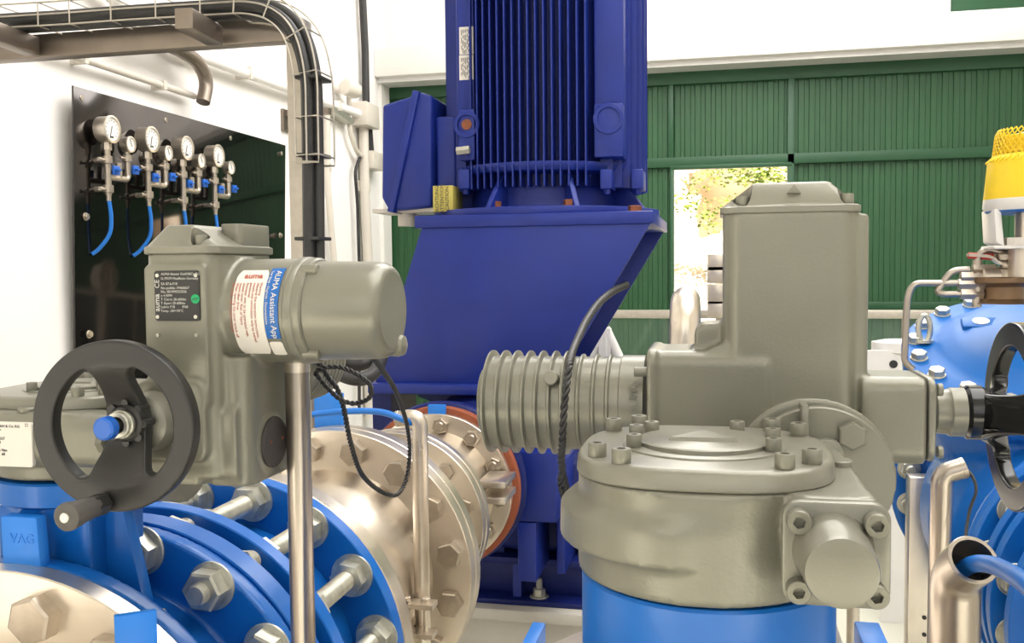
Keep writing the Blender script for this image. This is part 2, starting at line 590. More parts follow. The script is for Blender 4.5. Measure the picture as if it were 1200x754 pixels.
bar('frame_rail', dx0 - 0.03, dx1 + 0.03, zdoor, zdoor + 0.03, YB - 0.005, YB + 0.06)
bar('frame_post', dx0 - 0.03, dx0, 0.05, zdoor, YB - 0.005, YB + 0.06)
bar('frame_post', dx1, dx1 + 0.05, 0.05, zt - 0.1)
bar('frame_post', PY(786, 250, YB).x - 0.02, PY(786, 250, YB).x + 0.02, zbar1, zt - 0.1)
bar('frame_rail', xg0, dx0 - 0.03, 0.0, 0.12)
bm = NB(); box(bm, 4.2, 5.0, YB, YB + 0.2, 0, zt); struct('wall_gate', bm, WALLB)

# outdoors
bm = NB(); box(bm, -8, 10, YB + 0.2, 16, -0.25, -0.02); struct('ground', bm, SOIL)
bm = NB()
nx, nz = 60, 40
for i in range(nx + 1):
    for j in range(nz + 1):
        x = -5 + 12 * i / nx
        z = -0.1 + 7 * j / nz
        y = 12.6 + 0.35 * math.sin(x * 2.3 + z) + 0.22 * math.sin(z * 3.7 - x * 1.4) + random.uniform(-0.09, 0.09) + 0.18 * z
        bm.verts.new((x, y, z))
bm.verts.ensure_lookup_table()
for i in range(nx):
    for j in range(nz):
        a = i * (nz + 1) + j
        bm.faces.new((bm.verts[a], bm.verts[a + nz + 1], bm.verts[a + nz + 2], bm.verts[a + 1]))
struct('rock_bank', bm, ROCK, ang=60)
def leafcloud(bm, c, rx, ry, rz, n, s):
    for _ in range(n):
        while True:
            v = Vector((random.uniform(-1, 1), random.uniform(-1, 1), random.uniform(-1, 1)))
            if v.length < 1: break
        p = Vector(c) + Vector((v.x * rx, v.y * ry, v.z * rz))
        d = Vector((random.uniform(-1, 1), random.uniform(-1, 1), random.uniform(-1, 1))).normalized()
        _, u, w = frame(d)
        q = s * random.uniform(0.6, 1.3)
        bm.faces.new([bm.verts.new(p + u * q * a + w * q * b * 0.6) for a, b in ((-1, 0), (0, -1), (1, 0), (0, 1))])
bm = NB()
for px, py, n in ((880, 206, 260), (905, 220, 200), (912, 200, 240), (850, 205, 130), (865, 240, 100), (825, 245, 110), (800, 235, 100), (838, 262, 60), (815, 215, 60)):
    c = PY(px, py, 12.0)
    leafcloud(bm, c, 0.26, 0.15, 0.15, n, 0.028)
o = obj('hanging_creeper', bm, LEAF, smooth=False)
tag(o, 'sunlit green creeper hanging over the rock outside the gate doorway', 'creeper')
o['kind'] = 'stuff'

# glass barrier with its aluminium rail
gb = thing('glass_barrier', 'glass balustrade with flat pale metal top rail before the green gate', 'barrier', (1.0, 6.2, 0))
zr = PY(980, 368, 6.2).z
gx0, gx1 = PY(640, 368, 6.2).x, 3.4
bm = NB(); box(bm, gx0, gx1, 6.17, 6.23, zr - 0.03, zr + 0.025); obj('top_rail', bm, ZINC, gb, bevel=0.006)
for i in range(4):
    a = gx0 + (gx1 - gx0) * i / 4 + 0.02
    b = gx0 + (gx1 - gx0) * (i + 1) / 4 - 0.02
    bm = NB(); box(bm, a, b, 6.195, 6.205, 0.08, zr - 0.028); obj('glass_panel', bm, GLASS, gb)
bm = NB()
for i in range(5):
    a = gx0 + (gx1 - gx0) * i / 4
    box(bm, a - 0.018, a + 0.018, 6.18, 6.22, 0, zr - 0.028)
obj('post', bm, ZINC, gb)

# ================================================================== LEFT WALL: gauge panel
def SP(px, py, off=0.0): return PX(px, py, XL + off)
px_l, px_r = SP(83, 98, 0.06), SP(333, 172, 0.06)
ptz = (px_l.z + px_r.z) / 2
pn = thing('gauge_board', 'tall dark polished steel sheet screwed to the white left wall behind the gauges', 'board', (XL + 0.055, (px_l.y + px_r.y) / 2, 0.5))
bm = NB(); loft(bm, [[(XL + q_, px_l.y, z_), (XL + q_ + 0.008, px_l.y, z_), (XL + q_ + 0.008, px_r.y, z_), (XL + q_, px_r.y, z_)] for q_, z_ in ((0.006, 0.55), (0.062, ptz))]); obj('sheet', bm, SHEET, pn, bevel=0.002)
bm = NB()
for yy in (px_l.y + 0.15, px_r.y - 0.15):
    bm = NB(); box(bm, XL + 0.002, XL + 0.05, yy - 0.03, yy + 0.03, ptz - 0.3, ptz - 0.1); obj('batten', bm, GALV, pn)
sc = hexmesh('board_screw', 0.022, 0.010, NICKEL, washer=0.017)
for p in ((93, 115), (192, 141), (268, 162), (328, 180), (100, 254), (104, 392), (328, 276)):
    put('screw', sc, pn, SP(p[0], p[1], 0.058), rot_to((1, 0, 0)))

# ---- gauge manifolds
GY = [SP(125, 160, 0.12), SP(172, 160, 0.12), SP(213, 160, 0.12), SP(250, 160, 0.12)]
gz = (SP(125, 152, 0.12).z)
XF = XL + 0.058
def gauge_bm(bmC, bmD, c, r, dp):
    lathe(bmC, [(r * 0.9, -dp), (r, -dp + 0.004), (r, 0.0), (r * 1.06, 0.002), (r * 1.06, 0.010), (r * 0.92, 0.011), (r * 0.88, 0.004)], c, (1, 0, 0), 36)
    lathe(bmD, [(r * 0.87, 0.0035), (r * 0.87, 0.005)], c, (1, 0, 0), 36)
def manifold(y, z, first=None):
    t = thing('pressure_gauge_set', 'x', 'gauge', (XF, y, z))
    X = XL + 0.12
    # rows measured at the first set
    zc = z
    bC, bD = NB(), NB()
    gauge_bm(bC, bD, (X + 0.02, y, zc), 0.054, 0.05)
    g = obj('large_gauge', bC, STEEL, t)
    obj('dial', bD, DIAL, g)
    b = NB()
    obox(b, (X + 0.0262, y - 0.006, zc - 0.012), (1, 0, 0), (0, 0.3, 1), (0, 1, -0.3), 0.001, 0.052, 0.0035)
    for k in range(11):
        a = math.radians(225 - 27 * k)
        obox(b, (X + 0.0258, y + 0.036 * math.cos(a), zc + 0.036 * math.sin(a)), (1, 0, 0), (0, math.cos(a), math.sin(a)), (0, -math.sin(a), math.cos(a)), 0.001, 0.007, 0.0018)
    box(b, X + 0.0252, X + 0.026, y - 0.010, y + 0.010, zc - 0.036, zc - 0.028)
    obj('needle_and_scale', b, PRINTD, g)
    b = NB()
    cyl(b, (X, y, zc - 0.05), (X, y, zc - 0.27), 0.013, 16)
    cyl(b, (X, y, zc - 0.055), (X, y, zc - 0.085), 0.019, 6)
    for dz in (-0.125, -0.245):
        cyl(b, (X, y, zc + dz - 0.016), (X, y, zc + dz + 0.016), 0.021, 12, 0.003)
        cyl(b, (X, y, zc + dz), (XF, y, zc + dz), 0.011, 12)
        cyl(b, (X, y - 0.055, zc + dz - 0.002), (X, y + 0.028, zc + dz - 0.002), 0.006, 10)
        cyl(b, (X, y - 0.058, zc + dz - 0.002), (X, y - 0.045, zc + dz - 0.002), 0.009, 6)
    cyl(b, (X, y, zc - 0.27), (X, y, zc - 0.295), 0.010, 12)
    y2 = y + 0.135
    zb = zc - 0.195
    pth = fillet([(X, y, zb), (X, y2, zb), (X, y2, zc - 0.08)], 0.022, 5)
    tube(b, pth, 0.013, 12)
    cyl(b, (X, y2 - 0.062, zb), (X, y2 - 0.062, zb + 0.065), 0.014, 12, 0.002)
    cyl(b, (X, y2, zb + 0.075), (X, y2, zb + 0.105), 0.020, 12, 0.003)
    cyl(b, (X, y2 - 0.05, zb + 0.090), (X, y2 + 0.02, zb + 0.090), 0.006, 10)
    cyl(b, (X, y2, zb + 0.105), (X, y2, zb + 0.125), 0.010, 6)
    obj('pipework', b, NICKEL, t)
    bC, bD = NB(), NB()
    gauge_bm(bC, bD, (X + 0.012, y2, zc - 0.045), 0.033, 0.03)
    g = obj('small_gauge', bC, STEEL, t)
    obj('dial', bD, DIAL, g)
    b = NB()
    obox(b, (X + 0.0185, y2 + 0.004, zc - 0.038), (1, 0, 0), (0, -0.5, 1), (0, 1, 0.5), 0.001, 0.034, 0.0025)
    obj('needle', b, PRINTD, g)
    for yy, zz in ((y + 0.02, zc - 0.165), (y2 + 0.02, zb + 0.045)):
        b = NB()
        box(b, X + 0.012, X + 0.024, yy - 0.010, yy + 0.028, zz - 0.020, zz + 0.018)
        box(b, X + 0.012, X + 0.040, yy - 0.005, yy + 0.018, zz - 0.004, zz + 0.004)
        obj('lever', b, KNOB, t, bevel=0.002)
    b = NB()
    P = smooth_path([(X, y, zc - 0.29), (X + 0.004, y + 0.006, zc - 0.36), (X - 0.004, y + 0.004, zc - 0.43), (XF + 0.022, y - 0.014, zc - 0.49), (XF - 0.004, y - 0.030, zc - 0.515)], 6)
    tube(b, P, 0.0085, 10)
    obj('hose', b, HOSE, t)
    return t
def copy_tree(o, parent=None):
    c = o.copy()
    COL.objects.link(c)
    if parent is not None:
        c.parent = parent
        c.matrix_parent_inverse = o.matrix_parent_inverse.copy()
    for ch in list(o.children): copy_tree(ch, c)
    return c
m0 = manifold(GY[0].y, gz)
sets = [m0]
for k in (1, 2, 3):
    c = copy_tree(m0)
    c.location = (XF, GY[k].y, gz - 0.004 * k)
    sets.append(c)
for s, l in zip(sets, ('pair of gauges on nickel pipes, the leftmost and nearest set on the dark board',
                       'gauge pair second from left on dark board, its blue hose partly behind the actuator',
                       'gauge pair third from left on dark board, just right of the second set',
                       'gauge pair farthest right on the dark board, the last of the four sets')):
    s['label'] = l
    s['group'] = 'pressure gauge sets on the dark board'

# ---- things on the left wall
def wpipe(name, pts, r, m, label, cat, off=0.05, rr=0.05, clips=0, group=None):
    P = fillet([SP(p[0], p[1], off) for p in pts], rr)
    t = thing(name, label, cat, P[0], group)
    b = NB(); tube(b, P, r, 14); obj('tube', b, m, t)
    if clips:
        for k in range(clips):
            i = int((k + 0.5) / clips * (len(pts) - 1))
            f_ = ((k + 0.5) / clips * (len(pts) - 1)) - i
            p = SP(pts[i][0], pts[i][1], off).lerp(SP(pts[i + 1][0], pts[i + 1][1], off), f_)
            b = NB(); box(b, XL, XL + off + r + 0.004, p.y - 0.012, p.y + 0.012, p.z - r - 0.004, p.z + r + 0.004)
            obj('clip', b, PVC, t)
    return t
wpipe('conduit', [(40, 50), (228, 113)], 0.016, PVC, 'thin cream conduit sloping down along the white wall above the dark board', 'conduit', clips=2)
wpipe('wall_pipe', [(110, -20), (206, 55), (352, 109), (430, 137)], 0.030, WALL, 'long white painted pipe running down the left wall behind the cable tray', 'pipe', off=0.06, clips=3)
wpipe('drain_elbow', [(150, 38), (205, 55), (232, 72), (243, 95), (238, 120)], 0.034, GALVB, 'grey metal elbow pipe curving down above the dark board', 'pipe', off=0.12, rr=0.12)
wpipe('wall_conduit', [(383, 125), (384, 220), (392, 312), (394, 440)], 0.022, PVC, 'slim beige conduit just right of the black cable bundle', 'conduit', clips=2)
wpipe('twin_conduit', [(426, 150), (428, 240), (431, 300), (433, 490)], 0.036, PVC, 'thick cream conduit rising to the square junction box', 'conduit', clips=2)
wpipe('black_wall_cable', [(424, -20), (428, 60), (429, 125)], 0.028, CABLE, 'black cable coming down the wall from above the junction box', 'cable')
wpipe('black_wall_cable', [(432, 150), (434, 178)], 0.028, CABLE, 'short stub of black cable under the square junction box', 'cable')
wpipe('drooping_cable', [(423, 182), (416, 200), (419, 240), (421, 310), (421, 480)], 0.012, CABLE, 'thin dark wire hanging on the wall left of the thick cream conduit', 'cable')
wpipe('lamp_conduit', [(409, 113), (410, 155), (418, 178), (424, 184)], 0.018, PVC, 'cream hose curving down from the small wall lamp', 'conduit')
b = NB(); c = SP(427, 136, 0.06)
box(b, XL, XL + 0.13, c.y - 0.13, c.y + 0.13, c.z - 0.085, c.z + 0.085)
tag(obj('junction_box', b, PVC, bevel=0.008), 'square cream junction box on the wall where the conduits meet', 'junction box')
b = NB(); c = SP(437, 189, 0.06)
box(b, XL, XL + 0.11, c.y - 0.12, c.y + 0.12, c.z - 0.065, c.z + 0.065)
tag(obj('switch_box', b, PVC, bevel=0.008), 'smaller cream box lower on the wall beside the motor terminal box', 'switch box')
c = SP(411, 105, 0.10)
lt = thing('wall_lamp', 'small round white lamp with a short neck on the left wall', 'lamp', (XL, c.y, c.z))
b = NB(); lathe(b, [(0.03, 0), (0.055, 0.01), (0.06, 0.10), (0.05, 0.13)], (XL + 0.08, c.y - 0.08, c.z + 0.01), (0.4, 1, -0.15), 24); obj('head', b, PVC, lt)
b = NB(); cyl(b, (XL, c.y - 0.03, c.z), (XL + 0.10, c.y - 0.03, c.z), 0.03, 16); obj('neck', b, PVC, lt)
b = NB(); p0 = SP(333, 131, 0.0)
box(b, XL, XL + 0.30, p0.y - 0.02, p0.y + 0.02, p0.z - 0.03, p0.z + 0.008)
box(b, XL, XL + 0.02, p0.y - 0.05, p0.y + 0.05, p0.z - 0.12, p0.z + 0.01)
tag(obj('wall_bracket', b, GALVB), 'small grey metal bracket on the wall beside the cable bundle', 'bracket')
b = NB(); pa, pb = SP(385, 128, 0.04), SP(408, 143, 0.04)
obox(b, (pa + pb) / 2, (1, 0, 0), (pb - pa), Vector((1, 0, 0)).cross(pb - pa), 0.08, (pb - pa).length, 0.04)
tag(obj('wall_rail', b, GALV), 'short grey steel rail on the wall left of the junction box', 'rail')

# ================================================================== cable tray with its support
td = 2.2
A = PD(342, 45, td)
YT = A.y
Bp = PY(-60, 66, YT)
dirb = Vector((-1, 0, 0)); Lb = A.x - XL - 0.002
sup = thing('tray_support_frame', 'brown-grey steel upright and horizontal beam carrying the cable tray', 'support frame', (PD(356, 300, td).x, PD(356, 300, td).y, 0))
nrm = Vector((0, 0, 1)).cross(dirb).normalized()
zb0, zb1 = PY(240, 49, YT).z, PY(240, 20, YT).z
b = NB(); obox(b, Vector((A.x - Lb / 2, YT + 0.06, (zb0 + zb1) / 2)), dirb, nrm, (0, 0, 1), Lb, 0.045, zb1 - zb0); obj('beam', b, GALVB, sup, bevel=0.003)
pc = PD(356, 300, td + 0.06)
b = NB(); obox(b, (pc.x, pc.y, (PD(371, 20, td).z) / 2), dirb, nrm, (0, 0, 1), 0.045, 0.05, PD(371, 20, td).z); obj('upright', b, ZINC, sup, bevel=0.003)
for px, py, dd in ((234, 24, 2.16), (14, 38, 2.30)):
    q = PD(px, py + 8, dd)
    b = NB(); obox(b, q, (1, 0.1, 0), (-0.1, 1, 0), (0, 0, 1), 0.042, 0.16, 0.045); obj('cross_arm', b, GALVB, sup, bevel=0.002)
# tray path (centre of cables)
def tp(px, py, f_): return PD(px, py, f_)
core = [PY(-75, 32, YT), PY(60, 25, YT), PY(160, 18, YT), PY(260, 12, YT), tp(302, 11, 2.2), tp(332, 21, 2.19), tp(353, 46, 2.18), tp(364, 90, 2.17), tp(366, 140, 2.17), tp(367, 200, 2.17), tp(368, 300, 2.17), tp(370, 430, 2.17)]
C_ = smooth_path(core, 6)
cb = thing('cable_bundle', 'bundle of thick black cables running in the wire tray and down the upright', 'cables', core[0])
def offs(path, k, a, w):
    out = []
    for i, p in enumerate(path):
        t = (path[min(i + 1, len(path) - 1)] - path[max(i - 1, 0)]).normalized()
        s = t.cross(nrm).normalized()
        out.append(p + s * a + nrm * w)
    return out
for i, (a, w, r) in enumerate(((-0.0125, 0.0, 0.0135), (0.0135, 0.0, 0.0130), (0.0, 0.028, 0.012), (-0.0, -0.020, 0.008))):
    b = NB(); tube(b, offs(C_, 0, a, w), r, 12); obj('cable', b, CABLE, cb)
for py in (93, 183, 280):
    q = tp(367, py, 2.17)
    b = NB(); obox(b, q, dirb, nrm, (0, 0, 1), 0.060, 0.075, 0.008); obj('cable_tie', b, CABLE, cb, bevel=0.002)
tr = thing('wire_cable_tray', 'open wire mesh tray of thin zinc rods around the black cables', 'cable tray', core[0])
b = NB()
Ct = smooth_path(core[:10], 6)
Ct[-1] = tp(367, 192, 2.17)
for a, w in ((-0.034, -0.045), (0.022, -0.045), (-0.034, 0.045), (0.022, 0.045), (-0.005, 0.045)):
    b = NB(); tube(b, offs(Ct, 0, a, w), 0.0022, 6); obj('long_wire', b, ZINC, tr)
b = NB()
acc = 0
last = None
for i in range(1, len(Ct) - 1):
    acc += (Ct[i] - Ct[i - 1]).length
    if acc > 0.085:
        acc = 0
        t = (Ct[i + 1] - Ct[i - 1]).normalized()
        s = t.cross(nrm).normalized()
        p = Ct[i]
        b = NB(); tube(b, [p - s * 0.034 - nrm * 0.047, p - s * 0.034 + nrm * 0.047, p + s * 0.022 + nrm * 0.047, p + s * 0.022 - nrm * 0.047], 0.0020, 6); obj('cross_wire', b, ZINC, tr)
# thick black hanging loops near the wall
b = NB(); tube(b, smooth_path([PD(372, 400, 2.2), PD(388, 425, 2.15), PD(402, 440, 2.1), PD(425, 444, 2.1), PD(442, 432, 2.15), PD(452, 400, 2.3)], 8), 0.016, 12)
tag(obj('cable_loop', b, CABLE), 'lower thick black cable loop hanging between the actuator and the blue pump box', 'cable', 'thick black cable loops')
b = NB(); tube(b, smooth_path([PD(378, 385, 2.24), PD(395, 418, 2.2), PD(415, 428, 2.18), PD(436, 420, 2.2), PD(448, 390, 2.33)], 8), 0.015, 12)
tag(obj('cable_loop', b, CABLE), 'upper thick black cable loop tucked under the smooth grey motor end', 'cable', 'thick black cable loops')

# ================================================================== PUMP SET
XM, YM = PY(641, 200, 3.0).x, 3.0
pl_z = PY(620, 717, 2.55).z
bm = NB(); box(bm, -1.35, 0.22, 2.55, 3.75, pl_z - 0.035, pl_z)
box(bm, -1.32, 0.19, 2.58, 3.72, 0, pl_z - 0.035)
struct('plinth', bm, PLINTH, bevel=0.006)
# base frame
bf = thing('pump_base_frame', 'dark blue welded steel frame on the pale plinth under the pump', 'base frame', (XM, 3.0, pl_z))
fz1 = PY(620, 655, 2.62).z
bx0, bx1 = -1.12, 0.06
b = NB()
box(b, bx0, bx1, 2.62, 3.55, fz1 - 0.02, fz1)
box(b, bx0, bx1, 2.66, 2.675, pl_z + 0.015, fz1 - 0.02)
box(b, bx0, bx1, 2.59, 3.55, pl_z, pl_z + 0.015)
obj('channel', b, NAVYD, bf, bevel=0.002)
for px in (606,):
    q = PY(px, 690, 2.62)
    b = NB(); box(b, q.x - 0.012, q.x + 0.012, 2.62, 2.66, pl_z + 0.015, fz1 - 0.02); obj('rib', b, NAVY, bf)
an = hexmesh('anchor', 0.032, 0.022, GALV, washer=0.028, stud=0.03, studr=0.010)
for px in (632,):
    put('anchor_bolt', an, bf, (PY(px, 712, 2.63).x, 2.632, pl_z + 0.015))
b = NB(); q = PY(622, 662, 2.655); cyl(b, q, q + Vector((0, -0.02, 0)), 0.012, 16); obj('plug', b, GALV, bf)
# pump casing
pc_ = thing('centrifugal_pump', 'dark blue cast pump casing behind the rust red ring', 'pump', (XM, 3.0, fz1))
AX, AZ = -0.688, 1.55 - 0.551
b = NB()
lathe(b, [(0.0001, 0), (0.205, 0), (0.215, 0.002), (0.215, 0.04), (0.135, 0.05), (0.13, 0.16), (0.15, 0.26), (0.18, 0.34), (0.20, 0.48), (0.19, 0.68), (0.1, 0.75)], (AX, 2.275, AZ), (0, 1, 0), 48)
lathe(b, [(0.30, -0.15), (0.36, -0.13), (0.39, 0.0), (0.36, 0.13), (0.22, 0.18)], (XM, 3.0, 0.86), (0, 0, 1), 48)
lathe(b, [(0.09, 0.0), (0.09, 0.5)], (XM, 3.0, 0.95), (0, 0, 1), 40)
obj('volute', b, NAVYD, pc_, cast=0.008, it=3)
b = NB()
ya = 2.42
box(b, PY(604, 600, ya).x, PY(652, 600, ya).x, ya, ya + 0.3, PY(620, 612, ya).z, PY(620, 530, ya).z)
box(b, PY(606, 600, ya).x, PY(628, 600, ya).x, ya, ya + 0.2, fz1, PY(620, 613, ya).z)
ya = 2.5
box(b, PY(652, 600, ya).x, PY(662, 600, ya).x, ya, ya + 0.3, fz1, PY(620, 540, ya).z)
obj('foot', b, NAVY, pc_, bevel=0.004)
# motor stool
st = thing('motor_stool', 'large blue slanted sheet steel stool carrying the motor', 'motor stand', (XM, 2.95, 1.1))
YS, YR = 2.62, 3.32
zT1, zT0 = PY(630, 250, YS).z, PY(630, 265, YS).z
xT0, xT1 = PY(486, 258, YS).x, PY(766, 258, YS).x
b = NB(); box(b, xT0, xT1, YS - 0.005, YR, zT0, zT1); tpp = obj('top_plate', b, NAVY, st, bevel=0.004)
zB1, zB0 = PY(500, 449, YS).z, PY(500, 461, YS).z
fl = [PY(494, 266, YS), PY(764, 263, YS), PY(640, 450, YS), PY(440, 450, YS)]
fl[1] = PY(762, 265, YS); fl[2] = PY(650, 450, YS)
pts = [(v.x, v.z) for v in fl]
pts = [(pts[0][0], zT0), (pts[1][0], zT0), (pts[2][0], zB1), (pts[3][0], zB1)]
b = NB(); ext(b, pts, 'XZ', YS, YS + 0.012); obj('front_plate', b, NAVY, st, bevel=0.001)
b = NB(); ext(b, pts, 'XZ', YR - 0.06, YR - 0.05); obj('rear_plate', b, NAVY, st, bevel=0.001)
b = NB()
k = 0.03
ins = [(pts[1][0] - 0.115, pts[1][1]), (pts[1][0] - 0.105, pts[1][1]), (pts[2][0] - 0.105, pts[2][1]), (pts[2][0] - 0.115, pts[2][1])]
ext(b, ins, 'XZ', YS + 0.012, YR - 0.06); obj('side_plate', b, NAVYD, st); b = NB()  # shade of the recess is put into this plate's darker blue
ins = [(pts[0][0] + 0.025, pts[0][1]), (pts[0][0] + 0.035, pts[0][1]), (pts[3][0] + 0.035, pts[3][1]), (pts[3][0] + 0.025, pts[3][1])]
ext(b, ins, 'XZ', YS + 0.012, YR - 0.06)
obj('side_plate', b, NAVYD, st)
b = NB(); box(b, PY(435, 455, YS).x, PY(668, 455, YS).x, YS - 0.03, YR - 0.2, zB0, zB1); obj('bottom_plate', b, NAVY, st, bevel=0.003)
bz = zB0
for x in (PY(437, 500, 2.66).x, PY(592, 500, 2.95).x):
    b = NB(); box(b, x, x + 0.06, 2.66, 2.9, fz1, bz); obj('leg', b, NAVYD, st)
b = NB(); obox(b, PY(545, 475, 2.75), (1, 0, -0.35), (0, 1, 0), (0.35, 0, 1), 0.30, 0.02, 0.05)
obj('brace', b, NAVYD, st)
# little tag printed in the stool side
b = NB(); q = PY(695, 378, YS + 0.05)
bf2 = hexmesh('stool_bolt', 0.034, 0.02, RUST)
for px, py in ((580, 245), (668, 244), (744, 243)):
    q = PY(px, 250, 2.70); q.z = zT1 + (0.022 if px < 740 else 0.0)
    put('bolt', bf2, st, q, rot_to((0, 0, 1)))
# motor
mo = thing('electric_motor', 'tall ribbed ultramarine blue electric motor standing on the blue stool', 'motor', (XM, YM, zT1))
b = NB()
RM = 0.305
lathe(b, [(0.36, 0), (0.36, 0.022), (0.30, 0.024), (0.245, 0.03), (0.24, 0.12), (0.29, 0.13), (0.30, 0.155)], (XM, YM - 0.02, zT1), (0, 0, 1), 64)
zm0 = PY(640, 216, YM - 0.3).z
for k in range(8):
    a = PI / 8 + k * PI / 4 + 0.05
    d = Vector((math.cos(a), math.sin(a), 0))
    c0 = Vector((XM, YM - 0.02, zT1 + 0.02))
    n_ = Vector((-d.y, d.x, 0)) * 0.008
    p = [c0 + d * 0.23, c0 + d * 0.345, c0 + d * 0.25 + Vector((0, 0, 0.12)), c0 + d * 0.23 + Vector((0, 0, 0.12))]
    loft(b, [[v - n_ for v in p], [v + n_ for v in p]])
obj('base_flange', b, NAVY, mo, bevel=0.002)
# finned housing: base tube + fins along Z
ztop = 2.72
b = NB(); lathe(b, [(0.27, 0), (0.27, ztop - zm0)], (XM, YM, zm0), (0, 0, 1), 72); obj('housing', b, NAVYD, mo)
xs = [PY(p, 100, YM - 0.3).x for p in (571, 698)]
b = NB()
def fin(b, x, sgn=-1, rr=0.318, z0=zm0 - 0.005, z1=ztop, w=0.006):
    dx = x - XM
    if abs(dx) >= 0.268: return
    y0 = YM + sgn * math.sqrt(0.268 ** 2 - dx ** 2)
    y1 = YM + sgn * math.sqrt(max(rr ** 2 - dx ** 2, 0.0))
    loft(b, [[(x - w / 2, y0, z), (x + w / 2, y0, z), (x + w / 2 * 0.7, y1, z), (x - w / 2 * 0.7, y1, z)] for z in (z0, z1)])
for k in range(-8, 9):
    x = XM - 0.022 + k * 0.0232
    fin(b, x, -1); fin(b, x, 1)
obj('front_fins', b, NAVY, mo)
b = NB()
for s in (-1, 1):
    for k in range(9):
        a = math.radians(8 + 7.0 * k if s == 1 else 8 + 7.0 * k)
        for q in (-1, 1):
            yv = YM + q * 0.31 * math.sin(a)
            x1 = XM + s * 0.322 * math.cos(a)
            x0 = XM + s * 0.20
            if abs(yv - YM) > 0.235: continue
            box(b, min(x0, x1), max(x0, x1), yv - 0.003, yv + 0.003, zm0 - 0.005, ztop)
obj('side_fins', b, NAVY, mo)
# smooth pads left and right of the front fins
def pad(px0, px1, yy, nm='pad'):
    b = NB(); a, c = PY(px0, 100, yy).x, PY(px1, 100, yy).x
    box(b, a, c, yy, yy + 0.10, PY(540, 185, yy).z if px0 < 600 else PY(700, 186, yy).z, ztop)
    return obj(nm, b, NAVY, mo, bevel=0.006)
pad(535, 556, 2.76); pad(696, 731, 2.76)
def lug(px0, px1, py0, py1, cpx, cpy, r, yy=2.735):
    b = NB(); a, c = PY(px0, 150, yy), PY(px1, 150, yy)
    z1, z0 = PY((px0 + px1) / 2, py0, yy).z, PY((px0 + px1) / 2, py1, yy).z
    box(b, a.x, c.x, yy, yy + 0.09, z0, z1)
    o = obj('lifting_boss', b, NAVY, mo, bevel=0.005)
    q = PY(cpx, cpy, yy)
    b = NB(); ringsolid(b, (q.x, yy - 0.004, q.z), (0, 1, 0), r, r * 0.72, 0, 0.01, 32); obj('ring', b, NAVY, o)
    return o
l1 = lug(537, 556, 128, 188, 547, 146, 0.040)
b = NB(); q = PY(547, 146, 2.735); cyl(b, q + Vector((0, -0.003, 0)), q + Vector((0, 0.01, 0)), 0.016, 20); obj('hole', b, RUST, l1)
lug(696, 730, 121, 184, 713, 139, 0.045)
b = NB(); q = PY(545, 178, 2.735); cyl(b, q + Vector((-0.02, -0.02, 0)), q + Vector((0.02, -0.02, 0.003)), 0.013, 6); cyl(b, q, q + Vector((0, -0.02, 0)), 0.010, 12); obj('earth_screw', b, GALV, mo)
for px0, px1, py0, py1 in ((538, 555, 32, 63), (538, 555, 65, 93)):
    yy = 2.757; a, c = PY(px0, py0, yy), PY(px1, py1, yy)
    b = NB(); box(b, a.x, c.x, yy, yy + 0.004, c.z, a.z); pl = obj('rating_plate', b, WHITE, mo)
    b = NB()
    for k in range(8):
        x = a.x + (c.x - a.x) * (0.14 + 0.1 * k)
        z = a.z - 0.008
        while z > c.z + 0.012:
            L = random.uniform(0.006, 0.02)
            box(b, x, x + 0.0018, yy - 0.0008, yy, z - L, z)
            z -= L + 0.006
    obj('print', b, PRINTD, pl)
for px in (548, 625, 712, 748):
    q = PY(px, 215, 2.78 if px < 740 else 2.85)
    hw = 0.017
    b = NB(); box(b, q.x - hw, q.x + hw, q.y - 0.045, q.y + 0.07, PY(px, 223, q.y).z, PY(px, 188 if px == 625 else 200, q.y).z)
    cyl(b, (q.x, q.y - 0.02, PY(px, 229, q.y).z), (q.x, q.y - 0.02, q.z), 0.012, 6)
    obj('clamp_lug', b, NAVY, mo, bevel=0.004)
# terminal box
tb = [(447, 122), (481, 112), (487, 107), (527, 131), (529, 245), (454, 250), (446, 236)]
Yt = 2.78
b = NB()
p1 = [PY(p[0], p[1], Yt) for p in ((448, 123), (480, 113), (492, 107), (506, 112), (506, 243), (456, 248), (447, 232))]
ext(b, [(v.x, v.z) for v in p1], 'XZ', Yt, Yt + 0.30)
box(b, p1[3].x, XM - 0.25, Yt + 0.03, Yt + 0.28, p1[4].z + 0.02, PY(506, 135, Yt).z)
tbo = obj('terminal_box', b, NAVY, mo, bevel=0.010, segs=3)
q0, q1 = PY(489, 107, Yt), PY(459, 249, Yt)
b = NB(); dv = q1 - q0; obox(b, (q0 + q1) / 2, dv, (0, 1, 0), dv.cross(Vector((0, 1, 0))), dv.length, 0.33, 0.022); 
for v in b.verts: v.co.y += 0.15
obj('lid_joint', b, NAVY, tbo, bevel=0.004)
b = NB(); a, c = PY(507, 218, Yt - 0.05), PY(531, 248, Yt - 0.05)
box(b, a.x, c.x, Yt - 0.05, Yt + 0.06, c.z, a.z); tg = obj('warning_tag', b, TAN, tbo, bevel=0.002)
text('print', 'ACHTUNG\nATTENTION\nCAUTION', 0.016, ((a.x + c.x) / 2 - 0.002, Yt - 0.0515, (a.z + c.z) / 2), (0, 0, 1), (-1, 0, 0), PRINTD, tg, align='CENTER')
b = NB(); q = PY(478, 258, Yt + 0.1); cyl(b, (q.x, q.y, q.z - 0.02), (q.x, q.y, q.z + 0.05), 0.032, 20); box(b, q.x - 0.09, q.x + 0.16, q.y - 0.08, q.y + 0.08, q.z + 0.02, q.z + 0.032); obj('cable_gland', b, PVC, tbo)

